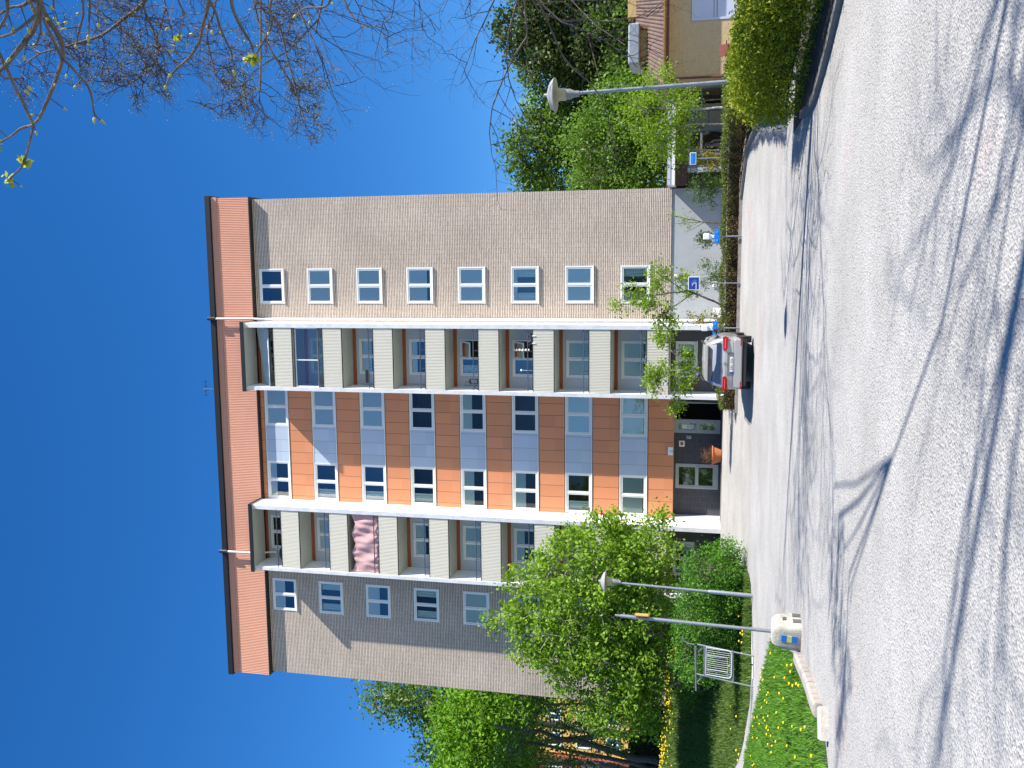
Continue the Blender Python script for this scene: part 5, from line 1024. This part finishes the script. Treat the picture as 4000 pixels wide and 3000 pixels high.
def flat_sign(x, y, w, h, zc, txt, ts, label, mm_, tx=0):
    g = float(gz(x, y)); t = thing('blue_sign', label, 'sign', (x, y, g))
    MB(t.location).tube([(x, y, g - .1), (x, y, zc + h / 2 - .02)], .022, 8).build('post', M_GALV, t, smooth=True)
    MB(t.location).rbox(x - w / 2, x + w / 2, y - .045, y - .03, zc - h / 2, zc + h / 2, .004).build('white_border', M_FRAME, t)
    MB(t.location).box(x - w / 2 + .025, x + w / 2 - .025, y - .048, y - .0455, zc - h / 2 + .025, zc + h / 2 - .025).build('blue_face', mm_, t)
    mb = MB(t.location)
    if txt == 'lines':      # white ground line on the lower left with an arc rising from its end
        mb.box(x - w / 2 + .02, x + .03, y - .052, y - .0485, zc - .10, zc - .075)
        mb.tube([(x + .02 - .11 * (1 - math.cos(a)), y - .051, zc - .088 + .15 * math.sin(a)) for a in (0, .3, .6, .9, 1.2, 1.5, 1.8)], .007, 5, False); mb.build('white_lines', M_FRAME, t)
        mb = MB(t.location); mb.add([(x - .02, y - .0492, zc - .06), (x + .12, y - .0492, zc - .11), (x + .16, y - .0492, zc - .02), (x + .02, y - .0492, zc + .12), (x - .08, y - .0492, zc + .08)], [(0, 1, 2, 3, 4)]); mb.build('pale_figure', mat('pale_sign_blue', (.05, .12, .38), .4), t)
    else:                   # pale stripe above a small curl
        mb.box(x - w / 2 + .03, x + w / 2 - .05, y - .050, y - .0485, zc + .025, zc + .055)
        mb.tube([(x - .045, y - .05, zc - .02), (x - .01, y - .05, zc - .03), (x - .02, y - .05, zc - .055), (x + .02, y - .05, zc - .07), (x + .045, y - .05, zc - .045)], .008, 5, False); mb.build('pale_marks', mat('pale_mark_blue', (.06, .30, .70), .4), t)
flat_sign(-.66, 36.8, .52, .44, 2.42, 'lines', .36, 'square dark blue sign with white lines on a thin post behind leaves', M_DBLUE, .05)
flat_sign(4.12, 36.5, .46, .24, 2.52, 'curl', .16, 'small wide blue sign on a post beside the forsythia', M_PBLUE)
# terracotta planter at the entrance
t = thing('planter', 'wide terracotta planter with dry brown grass between the entrance doors', 'planter', (-8.95, 43.6, 1.13))
MB(t.location).lathe([(.24, 0), (.28, .02), (.42, .40), (.47, .42), (.47, .47), (.42, .47), (.40, .40)], (-8.95, 43.6, 1.13), 20).build('pot', mat('terracotta', (.42, .13, .05), .8), t, smooth=True)
rr = np.random.default_rng(9); Vg, Fg, Tg = leaves_np([(-8.95 + rr.normal(0, .16), 43.6 + rr.normal(0, .12), 1.62 + abs(rr.normal(0, .22))) for _ in range(60)], .06, 10, .14, rr, rr.uniform(.2, .8, 60), aspect=.08)
linkme('dry_grass', np_mesh('dry_grass', Vg - np.array(t.location), Fg, [leaf_mat('dry_grass', (.10, .045, .02), (.20, .11, .04), .1)], tint=Tg), t)

# ================================================================== low building on the right
LB_ = thing('low_building', 'low tan building with brown tiled roof and pale garage doors behind the hedge', 'building', (8.1, 41, 1.0)); o_ = LB_.location
M_TAN = brick_mat('tan_brick', (.52, .375, .20), (.47, .34, .19), (.38, .30, .19), bump=.2, stain=.06)
mb = MB(o_); holes_wall(mb, 8.1, 30, .6, 3.72, [(10.35, 12.9, .8, 2.78), (14.2, 16.8, .8, 2.78)], 41, .15); mb.quad((8.1, 52, .6), (8.1, 41, .6), (8.1, 41, 3.72), (8.1, 52, 3.72)); mb.quad((30, 41, .6), (30, 52, .6), (30, 52, 3.72), (30, 41, 3.72)); mb.quad((30, 52, .6), (8.1, 52, .6), (8.1, 52, 3.72), (30, 52, 3.72)); mb.build('wall', M_TAN, LB_)
M_GAR = mat('garage_white', (.42, .46, .56), .6)
for a, b in ((10.35, 12.9), (14.2, 16.8)):
    g = MB(o_).box(a + .001, b - .001, 41.06, 41.1, .8, 2.779).build('garage_door', M_GAR, LB_)
    mb = MB(o_); mb.box(a, a + .1, 40.97, 41.055, .8, 2.78).box(b - .1, b, 40.97, 41.055, .8, 2.78).box(a + .1, b - .1, 40.97, 41.055, 2.68, 2.78).box((a + b) / 2 - .04, (a + b) / 2 + .04, 41.03, 41.055, .8, 2.68); mb.build('door_frame', M_GAR, g)
    mb = MB(o_); mb.box(a + .1, b - .1, 41.052, 41.058, 1.72, 1.745).box(a + .1, b - .1, 41.052, 41.058, 1.85, 1.87); mb.build('door_groove', M_DARK, g)
def tile_mat():
    m = mat('roof_tile', (.12, .075, .058), .8, var=.25, scale=2.5, bump=.2, bscale=14); return m
# pan-tiled roof: ribs run up the slope
def slope(mb, p0, p1, q0, q1, n, hgt=.045):
    p0, p1, q0, q1 = map(Vector, (p0, p1, q0, q1)); vs = []
    for i in range(n * 4 + 1):
        u = i / (n * 4); h = (0, .7, 1, .7)[i % 4] * hgt; vs += [p0.lerp(p1, u) + Vector((0, -.3 * h, h)), q0.lerp(q1, u) + Vector((0, -.3 * h, h))]
    mb.add(vs, [(2 * i, 2 * i + 2, 2 * i + 3, 2 * i + 1) for i in range(n * 4)])
mb = MB(o_); slope(mb, (7.6, 40.4, 3.84), (30.5, 40.4, 3.84), (10.0, 46.5, 5.75), (28, 46.5, 5.75), 130); mb.quad((7.6, 52.6, 3.84), (7.6, 40.4, 3.84), (10.0, 46.5, 5.75), (10.0, 46.5, 5.75)); mb.quad((30.5, 52.6, 3.84), (7.6, 52.6, 3.84), (10, 46.5, 5.75), (28, 46.5, 5.75)); mb.build('roof', tile_mat(), LB_)
MB(o_).box(7.6, 30.5, 40.33, 40.45, 3.70, 3.86).box(7.6, 7.7, 40.45, 52.6, 3.70, 3.86).build('eave_board', mat('dark_red_board', (.10, .03, .018), .6), LB_)
MB(o_).box(7.62, 30.5, 40.45, 41, 3.69, 3.73).build('eave_soffit', mat('tan_soffit', (.30, .22, .12), .8), LB_)
MB(o_).tube([(7.5, 40.26, 3.86), (30.5, 40.26, 3.86)], .07, 8).build('gutter', mat('copper_gutter', (.20, .11, .03), .4, metal=.6), LB_)
MB(o_).tube([(8.0, 40.9, 3.7), (8.0, 40.9, .9)], .05, 8).build('downpipe', mat('dark_red_board', (.10, .03, .018), .6), LB_)
v_ = MB(o_).box(9.45, 10.75, 43.5, 45.2, 4.7, 5.15).build('roof_dormer', mat('ochre_paint', (.48, .27, .07), .7), LB_)
MB(o_).box(9.3, 9.44, 43.4, 45.3, 4.6, 5.15).box(10.76, 10.9, 43.4, 45.3, 4.6, 5.15).build('dormer_cheek', mat('brown_board', (.22, .09, .04), .7), v_)
MB(o_).rbox(9.2, 11.0, 43.2, 45.4, 5.15, 5.68, .06).build('dormer_cap', mat('cap_grey', (.27, .30, .33), .5), v_)
MB(o_).box(11.9, 13.9, 45.8, 46.4, 5.4, 5.95).build('ridge_box', mat('ochre_pale', (.52, .36, .14), .7), LB_)
MB(o_).box(10.2, 11.6, 45.9, 46.5, 5.3, 5.86).build('ridge_box', mat('roof_tile', (0, 0, 0)), LB_)
# dark porch between the two
PO = thing('glazed_porch', 'dark porch with grey framed glazing under a flat white fascia', 'porch', (6, 44, 1.15)); o_ = PO.location
M_GF = mat('grey_frame', (.17, .18, .20), .5)
mb = MB(o_); mb.quad((3.75, 45.6, .9), (8.09, 45.6, .9), (8.09, 45.6, 4.0), (3.75, 45.6, 4.0)); mb.build('back_wall', mat('brown_stained_wall', (.075, .042, .032), .8, var=.15, scale=3), PO)
mb = MB(o_)
fx = [4.62, 5.15, 6.25, 7.15, 8.08]
for x in fx: mb.box(x - .05, x + .05, 44.0, 44.08, 1.15, 2.95)
for i in range(4):
    for z in (1.2, 2.05 if i % 2 == 0 else 2.35, 2.9): mb.box(fx[i] + .05, fx[i + 1] - .05, 44.003, 44.077, z - .05, z + .05)
mb.build('glazing_frame', M_GF, PO)
mb = MB(o_)
for i in range(4): mb.quad((fx[i] + .05, 44.04, 1.25), (fx[i + 1] - .05, 44.04, 1.25), (fx[i + 1] - .05, 44.04, 2.85), (fx[i] + .05, 44.04, 2.85))
mb.build('glazing', glass_mat('porch_glass', .04, (.7, .7, .7)), PO)
MB(o_).box(4.35, 4.56, 43.98, 44.1, 1.15, 2.95).build('white_pipe', mat('pale_grey_trim', (.42, .44, .47), .5), PO)
mb = MB(o_); mb.box(3.76, 8.7, 43.6, 47, 3.72, 3.86); mb.build('flat_roof', mat('fascia_grey', (.50, .54, .60), .5), PO)
MB(o_).box(3.76, 8.68, 43.62, 47, 3.52, 3.719).build('white_fascia', M_WHITE, PO)
mb = MB(o_); mb.box(3.76, 8.68, 43.99, 44.1, 2.97, 3.51); mb.build('upper_wall', mat('brown_stained_wall', (0, 0, 0)), PO)
t = thing('garden_chair', 'dark red wooden garden chair behind the hedge under the tan wall', 'chair', (8.65, 38.6, .8)); o_ = t.location; M_RW = mat('red_wood', (.16, .03, .015), .7)
mb = MB(o_); mb.add([(8.40, 38.8, 1.1), (8.85, 38.8, 1.1), (8.85, 39.0, 1.62), (8.40, 39.0, 1.62), (8.40, 38.86, 1.1), (8.85, 38.86, 1.1), (8.85, 39.06, 1.62), (8.40, 39.06, 1.62)], [(0, 1, 2, 3), (7, 6, 5, 4), (0, 4, 5, 1), (1, 5, 6, 2), (2, 6, 7, 3), (3, 7, 4, 0)]); mb.build('backrest', M_RW, t)
MB(o_).box(8.38, 8.87, 38.35, 38.8, 1.12, 1.17).build('seat', M_RW, t)
for a in (8.38, 8.82):
    for b in (38.36, 38.76): MB(o_).box(a, a + .05, b, b + .05, .78, 1.12).build('leg', M_RW, t)
    MB(o_).box(a, a + .05, 38.35, 38.85, 1.32, 1.36).build('armrest', M_RW, t)
# ================================================================== houses far left
YH = thing('yellow_house', 'yellow clad apartment house with white windows glimpsed through the maple', 'building', (-60, 95, 4)); o_ = YH.location
M_YEL = mat('yellow_cladding', (.72, .46, .13), .7, var=.08, scale=1.0)
M_YW = mat('yellow_board', (.74, .40, .10), .7)
fl = [10.0 + 3.3 * i for i in range(4)]; hs_ = []
for z in fl:
    for x in (-49.6, -52.6): hs_.append((x - .8, x + .8, z + .9, z + 2.5))
mb = MB(o_); holes_wall(mb, -54.3, -47.9, 3, 23, hs_, 95, .2); mb.build('wall', M_YEL, YH); mb = MB(o_); mb.quad((-47.9, 95, 3), (-47.9, 107, 3), (-47.9, 107, 23), (-47.9, 95, 23)); mb.quad((-54.3, 107, 3), (-54.3, 95, 3), (-54.3, 95, 23), (-54.3, 107, 23)); mb.quad((-47.9, 107, 3), (-54.3, 107, 3), (-54.3, 107, 23), (-47.9, 107, 23)); mb.build('brick_side_wall', mat('red_brick', (.22, .055, .04), .85, var=.2, scale=4), YH)
for a, b, c, d in hs_:
    mb = MB(o_); mb.box(a, b, 94.96, 95.1, d - .12, d).box(a, b, 94.96, 95.1, c, c + .12).box(a, a + .12, 94.96, 95.1, c, d).box(b - .12, b, 94.96, 95.1, c, d).box((a + b) / 2 - .05, (a + b) / 2 + .05, 94.97, 95.09, c, d); w_ = mb.build('window', M_WHITE, YH); MB(o_).quad((a, 95.08, c), (b, 95.08, c), (b, 95.08, d), (a, 95.08, d)).build('pane', M_GLASS, w_)
mb = MB(o_)
for z in fl: mb.box(-54.2, -47.88, 94.93, 94.999, z - .08, z + .08)
for x in (-48.3, -51.1, -54.1): mb.box(x - .05, x + .05, 94.92, 94.995, 3, 23)
mb.build('wall_battens', M_YW, YH)
mb = MB(o_); mb.add([(-54.9, 94.3, 23), (-47.3, 94.3, 23), (-47.3, 107.6, 23), (-54.9, 107.6, 23), (-52, 101, 25.5), (-50, 101, 25.5)], [(0, 1, 5, 4), (1, 2, 5), (2, 3, 4, 5), (3, 0, 4), (0, 3, 2, 1)]); mb.build('roof', mat('grey_roof', (.08, .08, .085), .8), YH)
RH = thing('red_brick_house', 'dark red brick house with white window frames left of the yellow one', 'building', (-62, 94.6, 4)); o_ = RH.location
hs_ = [(-57.2 - 3.2 * i, -55.6 - 3.2 * i, 8.2 + 3 * j, 9.9 + 3 * j) for i in range(6) for j in range(4)]
mb = MB(o_); holes_wall(mb, -76, -54.4, 3, 21, hs_, 94.6, .15); mb.quad((-54.4, 94.6, 3), (-54.4, 103, 3), (-54.4, 103, 21), (-54.4, 94.6, 21)); mb.quad((-76, 103, 3), (-76, 94.6, 3), (-76, 94.6, 21), (-76, 103, 21)); mb.quad((-54.4, 103, 3), (-76, 103, 3), (-76, 103, 21), (-54.4, 103, 21)); mb.build('wall', mat('red_brick', (.22, .055, .04), .85, var=.2, scale=4), RH)
for a, b, c, d in hs_:
    mb = MB(o_); mb.box(a, b, 94.56, 94.7, d - .1, d).box(a, b, 94.56, 94.7, c, c + .1).box(a, a + .1, 94.56, 94.7, c, d).box(b - .1, b, 94.56, 94.7, c, d); w_ = mb.build('window', M_WHITE, RH); MB(o_).quad((a, 94.68, c), (b, 94.68, c), (b, 94.68, d), (a, 94.68, d)).build('pane', M_GLASS, w_)
MB(o_).box(-76.4, -54.4, 94.2, 103.3, 21, 21.4).build('roof', M_BLACK, RH)

# ================================================================== parked car (rear view)
CX, CYY = -3.25, 31.25; CZ = float(gz(CX, CYY)) + .03
car = thing('parked_car', 'silver hatchback with roof rails parked nose-in to the hedge, seen from behind', 'car', (CX, CYY, CZ), rotz=R_(1.6), rx=R_(3.6))
M_SILV = mat('silver_paint', (.43, .43, .42), .32, metal=.45, coat=.6); M_CG = glass_mat('car_glass', .16, (.16, .18, .2)); M_PLB = mat('black_plastic', (.02, .02, .022), .6)
mb = MB(); st = [(-.0, .40, .92, .76), (.06, .38, .97, .85), (.2, .37, 1.0, .885), (.6, .34, 1.03, .905), (1.4, .26, 1.04, .905), (3.0, .26, 1.02, .905), (3.7, .28, .95, .89), (4.15, .32, .80, .82), (4.34, .38, .66, .66)]
def lring(y, zb, zt, w): return [(0, y, zb), (w * .82, y, zb), (w * .96, y, zb + .10), (w, y, zb + .27), (w * .995, y, zt - .16), (w * .94, y, zt), (0, y, zt + .03)]
def loft(mb, rings):
    vs = []; 
    for r in rings: vs += r + [(-p[0], p[1], p[2]) for p in reversed(r[1:-1])]
    n = len(rings[0]) * 2 - 2; fs = [(i * n + k, (i + 1) * n + k, (i + 1) * n + (k + 1) % n, i * n + (k + 1) % n) for i in range(len(rings) - 1) for k in range(n)]
    fs += [tuple(range(n)), tuple(range(n * len(rings) - 1, n * (len(rings) - 1) - 1, -1))]; mb.add(vs, fs)
loft(mb, [lring(*s) for s in st])
cab = [(.10, 1.06, .80, .76), (.22, 1.28, .84, .72), (.36, 1.46, .85, .66), (.50, 1.545, .85, .62), (1.2, 1.59, .86, .63), (2.2, 1.57, .86, .63), (2.65, 1.46, .86, .66), (3.35, 1.06, .86, .78)]
loft(mb, [[(0, y, .98), (wb, y, .98), (wb * .5 + wt * .5 + .03, y, .98 + (zt - .98) * .55), (wt + .03, y, zt - .05), (wt * .88, y, zt - .01), (0, y, zt + .015)] for y, zt, wb, wt in cab])
body = mb.build('body', M_SILV, car, smooth=True)
def cp_(pts): return MB().add(pts, [tuple(range(len(pts)))])
cp_([(-.70, .085, 1.07), (.70, .085, 1.07), (.66, .20, 1.27), (.57, .345, 1.42), (-.57, .345, 1.42), (-.66, .20, 1.27)][::1]).build('rear_window', mat('dark_car_glass', (.02, .03, .05), .06, spec=1.0), car)
mb = MB(); mb.rbox(-.62, .62, .20, .52, 1.475, 1.555, .02); mb.build('roof_spoiler', M_SILV, car)
for s in (-1, 1):
    sd = [(s * .868, .75, 1.06), (s * .868, 3.0, 1.06), (s * .735, 2.45, 1.46), (s * .70, .95, 1.47)]; MB().add(sd, [(0, 1, 2, 3) if s < 0 else (3, 2, 1, 0)]).build('side_window', mat('dark_car_glass', (0, 0, 0)), car)
    mb = MB(); a, b = (.44, .86)
    P_ = [(s * .42, -.05, .93), (s * .50, -.05, .86), (s * .88, -.01, .83), (s * .92, .0, .92), (s * .90, -.01, 1.01), (s * .46, -.04, 1.0)]
    mb.add(P_ + [(p[0] * .98, p[1] + .07, p[2]) for p in P_], [tuple(range(6)) if s > 0 else tuple(range(5, -1, -1))] + [(i, (i + 1) % 6, (i + 1) % 6 + 6, i + 6) for i in range(6)]); tl = mb.build('tail_light', mat('tail_red', (.38, .006, .012), .4, spec=.3), car)
    MB().add([(s * .52, -.054, .925), (s * .84, -.02, .925), (s * .84, -.02, .95), (s * .52, -.054, .95)], [(0, 1, 2, 3)]).build('light_strip', mat('tail_bright', (.75, .12, .10), .2), tl)
    MB().box(s * .60, s * .86, -.042, .0, .40, .44).build('rear_reflector', mat('tail_red', (0, 0, 0)), car)
    mb = MB(); mb.tube([(s * .64, .7, 1.56), (s * .64, .8, 1.615), (s * .65, 2.3, 1.605), (s * .65, 2.45, 1.55)], .018, 8); mb.build('roof_rail', mat('rail_black', (.03, .03, .03), .4), car)
    mb = MB(); mb.rbox(s * .93 - .0, s * 1.07, 2.62, 2.78, 1.02, 1.18, .03); mb.box(s * .86, s * .95, 2.66, 2.72, 1.04, 1.08); mb.build('mirror', M_PLB, car)
    for y in (.78, 3.45):
        w_ = MB().lathe([(.20, -.11), (.30, -.11), (.318, -.09), (.318, .09), (.30, .11), (.20, .11)], (s * .79, y, .318), 28, 'X').build('wheel', mat('tyre_rubber', (.022, .022, .024), .85), car, smooth=True)
        MB().lathe([(.2, -.005), (.17, 0), (.05, .01)], (s * .79 + s * .1, y, .318), 20, 'X').build('rim', mat('rim_alloy', (.45, .46, .47), .3, metal=.8), w_)
MB().box(-.80, .80, .30, 4.1, .20, .40).build('underbody', M_PLB, car)
mb = MB(); mb.rbox(-.74, .74, -.0, .12, .23, .37, .03); mb.build('lower_bumper', M_PLB, car)
mb = MB(); mb.rbox(-.84, .84, -.035, .1, .365, .66, .05); mb.build('bumper', M_SILV, car)
MB().box(-.74, .74, -.039, -.034, .665, .675).build('bumper_seam', M_PLB, car)
MB().box(-.42, .38, -.006, .03, .60, .86).build('plate_recess', mat('recess_silver', (.20, .2, .2), .4, metal=.5), car)
MB().box(-.31, .23, -.022, -.007, .655, .775).build('number_plate', mat('plate_white', (.72, .72, .68), .4), car)
MB().box(-.31, -.27, -.024, -.0225, .657, .773).build('plate_blue_band', mat('plate_blue', (.01, .06, .45), .4), car)
mb = MB(); text_mb('EBK 056', .115, (-.02, -.0235, .713), (1, 0, 0), (0, 0, 1), mb); mb.build('plate_lettering', M_BLACK, car)
mb = MB(); pts_ = [(.055 * math.cos(a * math.pi / 10), 0, .055 * math.sin(a * math.pi / 10)) for a in range(21)]; mb.tube([(p[0] - .0, -.012, .925 + p[2]) for p in pts_], .0075, 5, False)
mb.tube([(-.022, -.014, .975), (0, -.014, .93), (.022, -.014, .975)], .005, 4); mb.tube([(-.046, -.014, .95), (-.02, -.014, .878), (0, -.014, .918), (.02, -.014, .878), (.046, -.014, .95)], .005, 4); mb.build('badge', mat('chrome', (.7, .7, .72), .15, metal=1), car)
MB().add([(0, .62, 1.60), (.012, .78, 1.60), (-.012, .78, 1.60), (0, .74, 1.66)], [(0, 1, 3), (1, 2, 3), (2, 0, 3)]).build('roof_antenna', M_PLB, car)
mb = MB(); mb.tube([(.02, .055, 1.07), (-.3, .085, 1.10)], .012, 5); mb.build('rear_wiper', M_PLB, car)
MB().rbox(-.14, .14, .23, .27, 1.435, 1.455, .005).build('brake_light', mat('tail_red', (0, 0, 0)), car)
